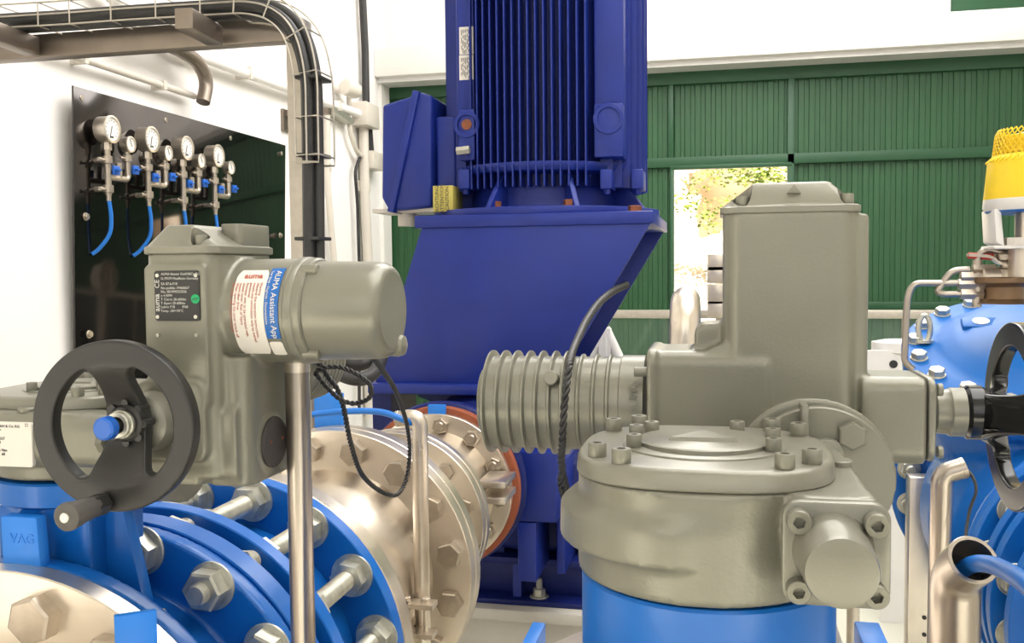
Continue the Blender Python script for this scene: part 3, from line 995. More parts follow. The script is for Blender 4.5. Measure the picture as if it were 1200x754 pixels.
# ================================================================== PIPELINE 1 (left)
FR = 0.26
hex_big = hexmesh('flange_bolt_head', 0.042, 0.019, STEELB)
nut_g = hexmesh('stud_nut', 0.041, 0.022, GALV, washer=0.028, stud=0.012, studr=0.0125)
stud_b = hexmesh('long_stud', 0.038, 0.006, GALV, stud=0.046, studr=0.0130)
hex_small = hexmesh('small_bolt_head', 0.034, 0.015, STEELB)
nut_small = hexmesh('small_nut', 0.036, 0.016, STEELB, stud=0.006, studr=0.011)
def ann(name, y0, y1, ro, ri, m, parent, cx=AX, cz=AZ, n=96):
    b = NB(); ringsolid(b, (cx, 0, cz), (0, 1, 0), ro, ri, y0, y1, n); return obj(name, b, m, parent)
def annx(b, y0, y1, ro, ri, cx=AX, cz=AZ, n=96): ringsolid(b, (cx, 0, cz), (0, 1, 0), ro, ri, y0, y1, n)
# near stainless spool, runs out of frame towards the viewer
sp0 = thing('near_pipe_spool', 'flanged stainless pipe end in the lower left corner bolted to the blue valve', 'pipe', (AX, 0.6, 0))
b = NB(); annx(b, 0.775, 0.80, FR, 0.165); annx(b, 0.36, 0.776, 0.178, 0.168); obj('flanged_pipe', b, STEEL, sp0)
bolts('bolt', hex_big, sp0, AX, 0.775, AZ, 0.222)
# butterfly valve
v1 = thing('butterfly_valve', 'blue flanged butterfly valve under the left gearbox and handwheel', 'valve', (AX, 0.88, 0.75))
b = NB()
annx(b, 0.801, 0.825, FR, 0.165); annx(b, 0.938, 0.962, FR, 0.165)
annx(b, 0.82, 0.94, 0.195, 0.165)
zG = 1.55 - 0.214
box(b, AX - 0.055, AX + 0.055, 0.835, 0.93, AZ + 0.17, zG - 0.03)
box(b, AX - 0.012, AX + 0.012, 0.80, 0.96, AZ + 0.24, zG - 0.03)
lathe(b, [(0.050, 0), (0.066, 0.05)], (AX, 0.885, zG - 0.075), (0, 0, 1), 40)
obj('body', b, BLUE, v1, cast=0.0035, it=2)
b = NB(); lathe(b, [(0.085, 0), (0.088, 0.002), (0.088, 0.024), (0.086, 0.026)], (AX, 0.90, zG - 0.026), (0, 0, 1), 64); obj('top_flange', b, BLUE, v1)
b = NB()
x0 = PY(150, 600, 0.90).x
loft(b, [[(AX + 0.03, y, zG - 0.026), (AX + 0.074, y, zG - 0.026), (AX + 0.098, y, AZ + 0.20), (AX + 0.04, y, AZ + 0.17)] for y in (0.862, 0.880)])
obj('gusset', b, BLUE, v1, bevel=0.002)
a, c = PY(3, 604, 0.80), PY(47, 662, 0.80)
b = NB(); loft(b, [[(a.x, y, c.z - 0.02), (c.x + 0.004, y, c.z - 0.02), (c.x, y, a.z), (a.x, y, a.z)] for y in (0.797, 0.812)])
lg = obj('foot_lug', b, LBLUE, v1, bevel=0.002)
text('cast_mark', 'VAG', 0.014, (PY(26, 630, 0.797).x, 0.797, PY(26, 632, 0.797).z), (1, 0, 0), (0, 0, 1), LBLUE, lg, depth=0.0008, align='CENTER')
a, c = PY(137, 728, 0.72), PY(173, 770, 0.72)
b = NB(); obox(b, PY(160, 762, 0.745), (1, 0.75, 0), (0, 0, 1), (0.75, -1, 0), 0.036, 0.07, 0.008); o = obj('bracket_plate', b, LBLUE, bevel=0.001)
tag(o, 'small light blue plate standing in front of the lower left steel flange', 'plate')
bolts('nut', nut_g, v1, AX, 0.938, AZ, 0.239)
bolts('bolt_end', nut_small, v1, AX, 0.8255, AZ, 0.228, dirn=1)
# dismantling joint
dj = thing('dismantling_joint', 'blue dismantling joint of parallel flange rings tied by galvanised studs, left pipeline', 'pipe joint', (AX, 1.1, 0.75))
b = NB(); annx(b, 0.966, 1.0, FR, 0.19); annx(b, 1.0, 1.20, 0.195, 0.180); obj('flange_ring', b, BLUE, dj)
b = NB(); annx(b, 1.028, 1.052, FR, 0.196); obj('gland_ring', b, BLUE, dj)
b = NB(); annx(b, 1.20, 1.226, FR, 0.165); obj('flange_ring', b, BLUE, dj)
bolts('stud', stud_b, dj, AX, 1.0, AZ, 0.240, dirn=1)
rod = NB()
prof = [(0.0130, 0)]
z = 0.002
while z < 0.150:
    prof += [(0.0134, z), (0.0120, z + 0.0016)]; z += 0.0032
lathe(rod, prof, (0, 0, 0), (0, 0, 1), 20)
rc = 0.041 / 2 / math.cos(PI / 6)
for h0, h1 in ((0.0, 0.022), (0.148 - 0.022, 0.148)):
    loft(rod, [[Vector((rc * math.cos(PI / 3 * j), rc * math.sin(PI / 3 * j), z)) for j in range(6)] for z in (h0, h1)])
cyl(rod, (0, 0, 0.1482), (0, 0, 0.152), 0.030, 32)
cyl(rod, (0, 0, -0.03), (0, 0, 0), 0.013, 20)
rod = tomesh(rod, 'tie_rod', GALV, True, 30)
for k in range(16):
    a = math.radians(11.25 + 22.5 * k)
    p = Vector((AX + 0.232 * math.sin(a), 1.048, AZ + 0.232 * math.cos(a)))
    if inview(p, 60): put('tie_rod', rod, dj, p, rot_to((0, 1, 0), k * 0.6))
# stainless spool A
s1 = thing('stainless_pipe_spool', 'wide stainless pipe with bolted flanges behind the blue joint rings', 'pipe', (AX, 1.4, 0.75))
b = NB(); annx(b, 1.228, 1.262, FR, 0.165); annx(b, 1.584, 1.616, FR, 0.165); 
lathe(b, [(0.178, 1.26), (0.178, 1.555), (0.186, 1.575), (0.19, 1.59)], (AX, 0, AZ), (0, 1, 0), 96, caps=False)
obj('flanged_pipe', b, STEEL, s1)
bolts('bolt', hex_big, s1, AX, 1.584, AZ, 0.226)
b = NB(); annx(b, 1.6165, 1.6195, 0.255, 0.165); obj('gasket', b, BLACK, s1)
# reducer spool B
s2 = thing('reducer_spool', 'stainless reducer with smaller bolted flange leading towards the pump', 'pipe', (AX, 1.8, 0.75))
b = NB(); annx(b, 1.62, 1.65, FR, 0.165); lathe(b, [(0.178, 1.65), (0.178, 1.69), (0.137, 1.86), (0.137, 1.92)], (AX, 0, AZ), (0, 1, 0), 96, caps=False); annx(b, 1.915, 1.94, 0.198, 0.13)
obj('flanged_reducer', b, STEEL, s2)
bolts('bolt', hex_small, s2, AX, 1.915, AZ, 0.165, count=12, a0=15)
s3 = thing('short_spool', 'short stainless pipe with nuts on its flange against the rust red ring', 'pipe', (AX, 2.1, 0.75))
b = NB(); annx(b, 1.943, 1.966, 0.20, 0.13); lathe(b, [(0.137, 1.96), (0.137, 2.19), (0.15, 2.225)], (AX, 0, AZ), (0, 1, 0), 96, caps=False); annx(b, 2.222, 2.244, 0.192, 0.13)
obj('flanged_pipe', b, STEEL, s3)
bolts('nut', nut_small, s3, AX, 2.222, AZ, 0.165, count=12, a0=5)
b = NB(); q = PY(577, 585, 2.10); box(b, q.x - 0.03, q.x + 0.035, 2.08, 2.20, q.z - 0.008, q.z + 0.008); box(b, q.x - 0.03, q.x + 0.035, 2.08, 2.2, q.z + 0.03, q.z + 0.045)
obj('lug', b, STEEL, s3, bevel=0.002)
rr_ = thing('rubber_compensator', 'rust red rubber ring between the stainless flange and the dark blue pump flange', 'rubber joint', (AX, 2.26, 0.79))
b = NB(); annx(b, 2.245, 2.273, 0.2065, 0.13); obj('ring', b, RED, rr_)
b = NB(); q = PY(512, 482, 2.235); box(b, q.x - 0.022, q.x + 0.022, 2.228, 2.244, q.z - 0.03, q.z + 0.016); o = obj('lifting_tab', b, LBLUE, rr_, bevel=0.002)
o['label'] = 'light blue tab'
# light blue tab behind first joint + blue hose to the tube
b = NB(); q = PY(381, 490, 1.64); box(b, q.x - 0.028, q.x + 0.028, 1.652, 1.668, q.z - 0.04, q.z + 0.045)
o = tag(obj('valve_tab', b, LBLUE, bevel=0.002), 'light blue square tab on top of the big stainless flange behind the pole', 'tab')
b = NB(); tube(b, smooth_path([PD(366, 486, 1.62), PD(395, 483, 1.62), PD(425, 482, 1.6), PD(450, 484, 1.58), PD(472, 492, 1.57), PD(482, 496, 1.58)], 8), 0.0055, 10)
tag(obj('blue_hose', b, HOSE), 'thin light blue hose arching over the big stainless flange into the bent tube', 'hose')
# pipe supports to the floor for pipeline 1
for y_, nm in ((1.40, 'short of the big flange'), (2.05, 'near the pump')):
    t = thing('pipe_support', 'stainless stand with saddle under the left pipe %s' % nm, 'pipe support', (AX, y_, 0))
    rr0 = 0.178 if y_ < 1.5 else 0.137
    b = NB(); box(b, AX - 0.05, AX + 0.05, y_ - 0.04, y_ + 0.04, 0.01, AZ - rr0 - 0.005); box(b, AX - 0.12, AX + 0.12, y_ - 0.08, y_ + 0.08, 0, 0.012)
    box(b, AX - 0.11, AX + 0.11, y_ - 0.04, y_ + 0.04, AZ - rr0 - 0.012, AZ - rr0)
    obj('stand', b, STEEL, t)

# ================================================================== gearbox builder
sock_m = socketmesh('socket_screw', 0.0071, 0.010, GREY)
sock_l = socketmesh('lid_screw', 0.0063, 0.0095, GREY)
sock_big = socketmesh('large_socket_screw', 0.0105, 0.010, GREY)
sock_s = socketmesh('small_socket_screw', 0.0055, 0.009, GREY)
def gearbox(cx, cy, ang, name, label):
    """local: worm along +Y offset to +X, blanking cap at -Y"""
    M = Matrix.Translation((cx, cy, 0)) @ Matrix.Rotation(ang, 4, 'Z')
    t = thing(name, label, 'gearbox', (cx, cy, 1.55 - 0.212))
    H = 1.55
    def fin_(b):
        for v in b.verts: v.co = M @ v.co
        return b
    R = 0.0885
    b = NB()
    # main drum, slightly squared near the lid
    def sq(r, p, n=64):
        out = []
        for j in range(n):
            a = 2 * PI * j / n
            c, s = math.cos(a), math.sin(a)
            k = (abs(c) ** p + abs(s) ** p) ** (-1 / p)
            out.append((r * k * c, r * k * s))
        return out
    rings = []
    def bumpf(a):
        d = abs((a - math.radians(192) + PI) % (2 * PI) - PI)
        return max(0.0, 1 - (d / math.radians(75)) ** 2) ** 0.6 if d < math.radians(75) else 0.0
    for z, r, p, w in ((-0.212, R, 2.0, 0), (-0.1885, R, 2.0, 0), (-0.1880, R, 2.0, 0.0130), (-0.1650, R, 2.0, 0.0125), (-0.1545, R * 0.985, 2.3, 0.001), (-0.149, R * 0.98, 2.5, 0), (-0.1395, R * 0.975, 2.8, 0)):
        ring = []
        for j, (x, y) in enumerate(sq(r, p)):
            k = 1 + w * bumpf(2 * PI * j / 64) / R
            ring.append(Vector((x * k, y * k, H + z)))
        rings.append(ring)
    loft(b, rings)
    # worm housing
    rbox(b, 0.052, 0.106, -0.092, 0.112, H - 0.194, H - 0.140, 0.016, 'XZ')
    loft(b, [[Vector((x, y, H + z)) for x, y in [(0.03, -0.060), (0.060, -0.086), (0.103, -0.086), (0.100, 0.07), (0.03, 0.07)]] for z in (-0.165, -0.1385)])
    obj('housing', fin_(b), GREY, t, cast=0.0025, it=3)
    # lid
    b = NB()
    rings = [[Vector((x, y, H + z)) for x, y in sq(r, 2.9)] for z, r in ((-0.139, R * 0.975), (-0.1378, R * 0.985), (-0.129, R * 0.975), (-0.1262, R * 0.95), (-0.1255, R * 0.925))]
    loft(b, rings)
    lid = obj('lid', fin_(b), GREYD, t)
    b = NB()
    lathe(b, [(0.046, -0.1265), (0.0455, -0.1215), (0.044, -0.1205)], (0, 0, H), (0, 0, 1), 48)
    lathe(b, [(0.0572, -0.127), (0.0565, -0.1245), (0.0555, -0.1240)], (0, 0, H), (0, 0, 1), 48)
    pc = obj('pointer_cover', fin_(b), GREYD, lid)
    b = NB()
    rotl = Matrix.Rotation(-ang, 4, 'Z')
    pts = [rotl @ Vector(p) for p in ((-0.024, -0.012, 0), (0.024, -0.012, 0), (0.0, 0.024, 0))]
    loft(b, [[p + Vector((0, 0, H - 0.1208)) for p in pts], [p * 0.93 + Vector((0, 0, H - 0.1182)) for p in pts]])
    obj('arrow_mark', fin_(b), GREYD, pc)
    for k in range(4):
        for d in (-8.5, 8.5):
            a = math.radians(45 + 90 * k + d)
            p = M @ Vector((0.0855 * math.cos(a), 0.0855 * math.sin(a), H - 0.1258))
            put('socket_screw', sock_l, lid, p, Matrix.Rotation(a, 3, 'Z'))
    for a in (20, 62, 138, 160, 205, 335):
        a = math.radians(a)
        p = M @ Vector((0.0515 * math.cos(a), 0.0515 * math.sin(a), H - 0.1242))
        put('small_screw', sock_s, lid, p, Matrix.Rotation(a, 3, 'Z'))
    # end plate and cap
    b = NB(); rbox(b, 0.0475, 0.1085, -0.100, -0.090, H - 0.2010, H - 0.1385, 0.010, 'XZ'); ep = obj('end_plate', fin_(b), GREYD, t, bevel=0.0015)
    b = NB(); lathe(b, [(0.0235, 0), (0.0215, 0.006), (0.0205, 0.036), (0.0195, 0.040), (0.017, 0.0405)], (0.0765, -0.100, H - 0.1680), (0, -1, 0), 48)
    obj('end_cap', fin_(b), GREYD, ep)
    for x, z in ((0.0565, -0.1490), (0.0995, -0.1490), (0.0565, -0.1905), (0.0995, -0.1905)):
        put('socket_screw', sock_m, ep, M @ Vector((x, -0.100, H + z)), rot_to((M.to_3x3() @ Vector((0, -1, 0))), 0.2))
    # output flange for the actuator
    b = NB(); rbox(b, 0.045, 0.108, 0.108, 0.118, H - 0.2010, H - 0.1385, 0.010, 'XZ'); obj('mounting_flange', fin_(b), GREYD, t, bevel=0.0015)
    b = NB(); cyl(b, (0.093, 0.010, H - 0.1395), (0.093, 0.010, H - 0.1345), 0.0085, 24, 0.001); obj('grease_plug', fin_(b), GREY, t)
    return t, M
g1, M1 = gearbox(-0.692, 0.905, -PI / 2, 'valve_gearbox', 'grey quarter-turn gearbox with a white data label behind the left handwheel')
g2, M2 = gearbox(-0.010, 0.669, 0.0, 'valve_gearbox', 'large grey gearbox in the lower centre on a round blue neck')
# white data label on gearbox 1 (on the worm housing front)
yl = 0.905 - 0.1075
a, c = PY(-32, 494, yl), PY(39, 548, yl)
b = NB(); rbox(b, a.x, c.x, yl - 0.0006, yl + 0.004, c.z, a.z, 0.003, 'XZ'); dl = obj('data_label', b, WHITE, g1)
sx0 = PY(-30, 500, yl).x
for k, (s, sz, px, py) in enumerate((('AUMA Riester GmbH & Co. KG', 0.0040, -30, 498.5), ('D-79379 Muellheim', 0.0040, -30, 502.5), ('GS 100.3', 0.0044, -18, 508.5), ('No pedido 19460657', 0.0042, -30, 513.0), ('No. 3219NS18604', 0.0042, -30, 517.5), ('i   52:1      T 1.00', 0.0042, -30, 522.0), ('factor 18.2     max Nm', 0.0042, -30, 526.5), ('Lubric 1000Nm     60', 0.0042, -30, 531.0), ('Lubric F21    IP68', 0.0042, -30, 535.5), ('Temp   -40/+80', 0.0042, -30, 540.0))):
    p = PY(px, py, yl)
    text('print', s, sz, (p.x, yl - 0.0008, p.z), (1, 0, 0), (0, 0, 1), PRINTD, dl)
b = NB()
q = PY(31, 499, yl)
for i in range(5):
    for j in range(3):
        if (i * 2 + j * 3 + i * j) % 3: box(b, q.x - 0.002 + i * 0.0009, q.x - 0.0011 + i * 0.0009, yl - 0.0008, yl - 0.0005, q.z - 0.001 + j * 0.001, q.z + j * 0.001)
obj('code_mark', b, PRINTD, dl)
# neck of valve 2
v2 = thing('butterfly_valve', 'blue valve whose round neck carries the centre gearbox', 'valve', (0, 0.66, 0.75))
b = NB(); lathe(b, [(0.0875, 0), (0.088, 0.002), (0.088, 0.055), (0.086, 0.057)], (-0.008, 0.669, 1.55 - 0.2125 - 0.0575), (0, 0, 1), 72)
obj('neck_flange', b, BLUE, v2)
b = NB(); cyl(b, (-0.008, 0.669, 1.20), (-0.008, 0.669, 1.285), 0.066, 40)
ringsolid(b, (-0.008, 0, AZ), (0, 1, 0), FR, 0.165, 0.585, 0.61, 96); ringsolid(b, (-0.008, 0, AZ), (0, 1, 0), FR, 0.165, 0.73, 0.755, 96); ringsolid(b, (-0.008, 0, AZ), (0, 1, 0), 0.2, 0.165, 0.60, 0.74, 96)
obj('body', b, BLUE, v2)
for px, py, yy, w in ((629, 740, 0.80, 0.006), (1018, 742, 0.80, 0.010)):
    b = NB(); q = PY(px, py, yy); box(b, q.x - w, q.x + w, 0.757, yy + 0.012, AZ + 0.15, PY(px, 735, yy).z)
    o = obj('lug', b, LBLUE, v2, bevel=0.0015)
    o['label'] = 'light blue lug tip'
s4 = thing('pipe_spool', 'stainless pipe behind the centre valve, hidden below the frame', 'pipe', (0, 1.5, 0.7))
b = NB(); ringsolid(b, (-0.008, 0, AZ), (0, 1, 0), FR, 0.165, 0.758, 0.79, 96); lathe(b, [(0.178, 0.78), (0.178, 1.3), (0.178, 1.8)], (-0.008, 0, AZ), (0, 1, 0), 64)
obj('flanged_pipe', b, STEEL, s4)

# ================================================================== ACTUATORS
def actcap(b, x0, x1, y0, y1, z0, z1, z2, inset, r=0.014, inset_r=None):
    """slab z0..z1 then a sloped crown to z2"""
    def rg(x0, x1, y0, y1, z, r): return [Vector((p[0], p[1], z)) for p in rrect(x0, x1, y0, y1, r)]
    i = inset; j = inset_r if inset_r is not None else inset
    loft(b, [rg(x0, x1, y0, y1, z0, r), rg(x0 - 0.001, x1 + 0.001, y0 - 0.001, y1 + 0.001, z0 + 0.001, r), rg(x0 - 0.001, x1 + 0.001, y0 - 0.001, y1 + 0.001, z1 - 0.001, r),
             rg(x0 + 0.001, x1 - 0.001, y0 + 0.001, y1 - 0.001, z1, r), rg(x0 + i * 0.92, x1 - j * 0.92, y0 + 0.010, y1 - 0.010, z2 - 0.0025, r * 0.5), rg(x0 + i * 0.96, x1 - j * 0.96, y0 + 0.0115, y1 - 0.0115, z2 - 0.0008, r * 0.5), rg(x0 + i * 1.04, x1 - j * 1.04, y0 + 0.014, y1 - 0.014, z2, r * 0.5)])
def cut_corners(o, pts, r, z0, z1):
    t = NB()
    for x, y in pts: cyl(t, (x, y, z0), (x, y, z1), r, 28)
    me = tomesh(t, 'cut', GREYD)
    c = bpy.data.objects.new('temp', me); COL.objects.link(c)
    md = o.modifiers.new('b', 'BOOLEAN'); md.operation = 'DIFFERENCE'; md.object = c; md.solver = 'EXACT'
    bpy.context.view_layer.update()
    me2 = bake(o)
    o.modifiers.clear(); finish(me2); o.data = me2
    bpy.data.objects.remove(c)

# ---- right actuator (behind the centre gearbox)
a2 = thing('valve_actuator', 'grey electric valve actuator with a ribbed motor, behind the centre gearbox', 'actuator', (0.07, 0.85, 1.42))
Yf = 0.845
def X2(px, Y=Yf): return PY(px, 400, Y).x
def Z2(py, Y=Yf, px=900): return PY(px, py, Y).z
b = NB()
cX0, cX1 = X2(847), X2(1007)
rbox(b, cX0, cX1, Yf, 0.93, Z2(545), Z2(247), 0.016)
rbox(b, X2(1000), X2(1020), Yf + 0.008, 0.925, Z2(545), Z2(252), 0.006)
rbox(b, X2(813), X2(860), Yf + 0.02, 0.92, Z2(440), Z2(381), 0.010, 'XZ')
rbox(b, X2(768), X2(900), Yf - 0.002, 0.94, Z2(560), Z2(413), 0.012, 'YZ')
for w in b.verts: pass
rbox(b, X2(758), X2(769), Yf - 0.006, 0.945, Z2(565), Z2(411), 0.012, 'YZ')
rbox(b, X2(1010), X2(1088), Yf - 0.002, 0.92, Z2(541), Z2(441), 0.012, 'YZ')
# broad fillets where arms meet the column
loft(b, [[(X2(870), y, Z2(413)), (X2(870), y, Z2(500)), (X2(830), y, Z2(500)), (X2(825), y, Z2(414)), (X2(850), y, Z2(402))] for y in (Yf + 0.004, 0.92)])
lathe(b, [(0.066, 0.795), (0.064, 0.80), (0.056, 0.82), (0.052, 0.87)], (X2(953, 0.80), 0, PY(953, 558, 0.80).z), (0, 1, 0), 64)
obj('housing', b, GREY, a2, cast=0.0022, it=4)
b = NB(); dz = PY(958, 557, 0.80)
lathe(b, [(0.0575, 0), (0.0585, 0.001), (0.0585, 0.010), (0.0575, 0.011)], (dz.x, 0.786, dz.z), (0, 1, 0), 72)
fo = obj('mounting_flange', b, GREYD, a2)
b = NB(); q = PY(942, 497, 0.786); box(b, q.x - 0.003, q.x + 0.003, 0.775, 0.80, q.z - 0.03, q.z + 0.017); obj('rib', b, GREYD, fo, bevel=0.002)
hb = hexmesh('flange_hex_bolt', 0.020, 0.008, GREY)
put('bolt', hb, fo, PY(998, 510, 0.786), rot_to((0, -1, 0), 0.5))
b = NB(); actcap(b, X2(845), X2(1008), Yf, 0.93, Z2(250), Z2(241), Z2(213), 0.027, 0.012, 0.024)
cp = obj('cap', b, GREYD, a2)
cz0 = Z2(240.6)
pk = [(X2(869, Yf + 0.006), Yf + 0.009), (X2(992, Yf + 0.006), Yf + 0.009)]
cut_corners(cp, pk, 0.0085, cz0, cz0 + 0.05)
for x, y in pk: put('screw', sock_s, cp, (x, y + 0.001, cz0), None)
b = NB(); zt_ = (Z2(228) )
for s in (0,):
    q = PY(930, 222, Yf + 0.008)
    loft(b, [[(q.x - 0.006, y, q.z - 0.0035), (q.x + 0.006, y, q.z - 0.0035), (q.x, y, q.z + 0.0045)] for y in (Yf + 0.003, Yf + 0.012)])
obj('emblem', b, GREY, cp, bevel=0.0005)
# ribbed motor
mr = 0.0475
mcY = Yf + 0.05
mcZ = Z2(481, Yf, 660)
xa, xb = X2(571, mcY), X2(757, mcY)
prof = [(mr * 0.80, 0), (mr * 0.84, 0.002), (mr * 0.84, 0.004)]
L = xb - xa
nr = 10
h = 0.004
prof.append((mr * 0.93, 0.004))
rib_px = [577, 592, 606, 621, 636, 651, 665, 683, 700, 716]
for k, rp in enumerate(rib_px):
    hx = X2(rp, mcY) - xa
    base = mr * (0.945 if k < 9 else 0.95)
    top = mr * (1.06 if k < 7 else 1.0)
    prof += [(base, hx - 0.0022), (top, hx - 0.0006), (top, hx + 0.0012), (base, hx + 0.0026)]
hx = X2(729, mcY) - xa
prof += [(mr * 0.95, hx), (mr * 0.985, hx + 0.001), (mr * 0.985, L)]
b = NB(); lathe(b, prof, (xa, mcY, mcZ), (1, 0, 0), 72)
mto = obj('ribbed_motor', b, GREYD, a2, ang=50)
b = NB(); cyl(b, (xa - 0.0035, mcY, mcZ), (xa + 0.001, mcY, mcZ), mr * 0.70, 48, 0.001); obj('end_cover', b, GREY, mto)
q = PY(645, 444, mcY - mr); b = NB(); cyl(b, q + Vector((0, 0.014, -0.003)), q + Vector((0, 0.000, 0.001)), 0.0068, 28, 0.0008); obj('round_boss', b, GREYD, mto)
text('cast_mark', 'AUMA', 0.011, (X2(742, mcY - mr), mcY - mr * 0.985 - 0.0002, mcZ + 0.012), (0, 0, 1), (-1, 0, 0), GREYD, mto, depth=0.0012, align='CENTER')
b = NB()
for px, py in ((751, 436),):
    q = PY(px, py, Yf + 0.002); cyl(b, q + Vector((-0.006, 0, 0)), q + Vector((0.012, 0, 0)), 0.0045, 16, 0.0006)
obj('screw', b, GREY, a2)
# end plate on the right arm, neck, handwheel hub
b = NB(); rbox(b, X2(1089), X2(1098), Yf - 0.003, 0.925, Z2(543, Yf, 1090), Z2(444, Yf, 1090), 0.012, 'YZ'); obj('arm_cover', b, GREYD, a2, bevel=0.002)
for py in (457, 530):
    q = PY(1098, py, Yf + 0.010); b = NB(); cyl(b, q, q + Vector((0.0045, 0, 0)), 0.0055, 20, 0.0006); obj('cover_screw', b, GREY, a2)
nY = Yf + 0.042
nz_ = PY(1118, 487, nY - 0.02).z
xn0, xn1 = X2(1096, nY), X2(1137, nY - 0.02)
b = NB(); lathe(b, [(0.019, 0), (0.0195, 0.004), (0.0200, 0.010), (0.0215, 0.012), (0.0215, xn1 - xn0)], (xn0, nY, nz_), (1, 0, 0), 48); obj('hand_shaft_sleeve', b, GREYD, a2)

def handwheel(parent, C, nrm_, up, rot, r, m, name='handwheel', dish=0.022):
    """C centre of front face, nrm_ outward axis"""
    n_ = Vector(nrm_).normalized(); u = Vector(up).normalized(); rt = u.cross(n_).normalized()
    ri = r * 0.745
    def arc(r_, a0, a1, k=20): return [(r_ * math.cos(math.radians(a0 + (a1 - a0) * i / k)), r_ * math.sin(math.radians(a0 + (a1 - a0) * i / k))) for i in range(k + 1)]
    outer = arc(r, 0, 360 - 3, 119)
    holes = []
    for s in (1, -1):
        # D-shaped hole on each side of the vertical spoke
        h_ = arc(ri, -52, 60, 28)
        up_c = (r * 0.25, ri * 0.80)
        dn_c = (r * 0.34, -ri * 0.70)
        pts = h_ + [(r * 0.30, ri * 0.90), (r * 0.215, ri * 0.80), (r * 0.20, ri * 0.60), (r * 0.215, ri * 0.32), (r * 0.25, 0.02 * r), (r * 0.25, -ri * 0.30), (r * 0.32, -ri * 0.62), (r * 0.36, -ri * 0.76)]
        P = smooth_path([(p[0] * s, p[1], 0) for p in pts], 2, True)
        holes.append([(p.x, p.y) for p in P])
    ca, sa = math.cos(rot), math.sin(rot)
    ol = [[(x * ca - y * sa, x * sa + y * ca) for x, y in o_] for o_ in [outer] + holes]
    o_ = shape2d(name, ol, 0.0050, 0.0020, Vector(C) - n_ * 0.0070, rt, u, m, parent)
    bm = bmesh.new(); bm.from_mesh(o_.data)
    bmesh.ops.triangulate(bm, faces=bm.faces)
    for _ in range(3):
        bmesh.ops.subdivide_edges(bm, edges=[e for e in bm.edges if e.calc_length() > r * 0.12], cuts=1, use_grid_fill=False)
        bmesh.ops.triangulate(bm, faces=bm.faces)
    for v in bm.verts:
        d = v.co - Vector(C); d -= n_ * d.dot(n_)
        t = min(1, max(0, (ri * 1.0 - d.length) / (ri * 0.75)))
        v.co -= n_ * dish * (t * t * (3 - 2 * t))
    bm.to_mesh(o_.data); bm.free(); finish(o_.data, True, 40)
    return o_
# wheel 2
hwX = 0.262
hwC = Vector((hwX, nY - 0.004, PY(1172, 487, nY).z))
w2 = handwheel(a2, hwC, (1, 0, 0), (0, 0, 1), math.radians(80), 0.0820, BLACKG, dish=0.026)
b = NB()
lathe(b, [(0.021, 0), (0.024, 0.003), (0.024, 0.014), (0.018, 0.022)], (xn1, nY, nz_), (1, 0, 0), 40)
obj('hub', b, BLACKG, w2)
b = NB(); q = hwC + Vector((-0.004, -0.062, 0.022))
cyl(b, q, q + Vector((0.055, -0.01, 0)), 0.010, 24, 0.003); obj('grip', b, GRIP, w2)

# ---- left actuator
a1 = thing('valve_actuator', 'grey electric valve actuator with black nameplate and smooth round motor cover, on the left', 'actuator', (-0.48, 0.82, 1.42))
Yg = 0.765
def X1(px, Y=Yg, py=400): return PY(px, py, Y).x
def Z1(py, Y=Yg, px=200): return PY(px, py, Y).z
c0, c1 = X1(170), X1(252)
cb_ = c0 + 0.073
b = NB()
rbox(b, c0, cb_, Yg, Yg + 0.115, Z1(560), Z1(297), 0.013)
# nameplate pad
rbox(b, X1(174), X1(246), Yg - 0.004, Yg + 0.02, Z1(475), Z1(310), 0.004, 'XZ')
# neck to the motor
mY = Yg + 0.056
mZ = PY(400, 364, mY).z
lathe(b, [(0.040, -0.05), (0.046, -0.02), (0.0488, 0.015), (0.0492, X1(330.5, mY - 0.050) - X1(268, mY) + 0.001)], (X1(268, mY), mY, mZ), (1, 0, 0), 56)
# lower body
rbox(b, X1(225), X1(300, Yg + 0.03), Yg + 0.012, Yg + 0.11, Z1(572), Z1(420), 0.014)
lowx1 = X1(300, Yg + 0.03)
pq = PY(320, 518, Yg + 0.055)
lathe(b, [(0.046, -0.035), (0.038, -0.018), (0.028, -0.007), (0.0255, 0.0)], pq, (1, 0, 0), 40)
rbox(b, X1(255), pq.x - 0.012, Yg + 0.006, Yg + 0.10, PY(300, 573, Yg + 0.006).z, PY(300, 472, Yg + 0.006).z, 0.016, 'YZ')
# arm towards the handwheel
hz = PY(150, 497, 0.735).z
hx_ = PY(150, 497, 0.735).x
rbox(b, X1(160), X1(243), Yg - 0.008, Yg + 0.06, Z1(540), Z1(445), 0.012, 'XZ')
# towards gearbox flange
mfz = 1.55 - 0.182
lathe(b, [(0.040, 0), (0.044, 0.02), (0.046, 0.06)], (-0.574, 0.828, mfz), (1, 0, 0), 48)
rbox(b, -0.53, X1(235), Yg - 0.0, Yg + 0.10, Z1(568), Z1(455), 0.012)
obj('housing', b, GREY, a1, cast=0.0022, it=4)
b = NB(); cyl(b, (-0.574, 0.828, mfz), (-0.566, 0.828, mfz), 0.046, 48, 0.001); fo = obj('mounting_flange', b, GREYD, a1)
put('bolt', hb, fo, (-0.574, 0.79, mfz + 0.020), rot_to((-1, 0, 0)))
b = NB()
lathe(b, [(0.030, 0), (0.0275, 0.004), (0.0265, 0.018), (0.0245, 0.024), (0.018, 0.027)], (PY(131, 500, 0.70).x + 0.002, Yg - 0.002, hz), (0, -1, 0), 40)
obj('hand_shaft_sleeve', b, GREYD, a1)
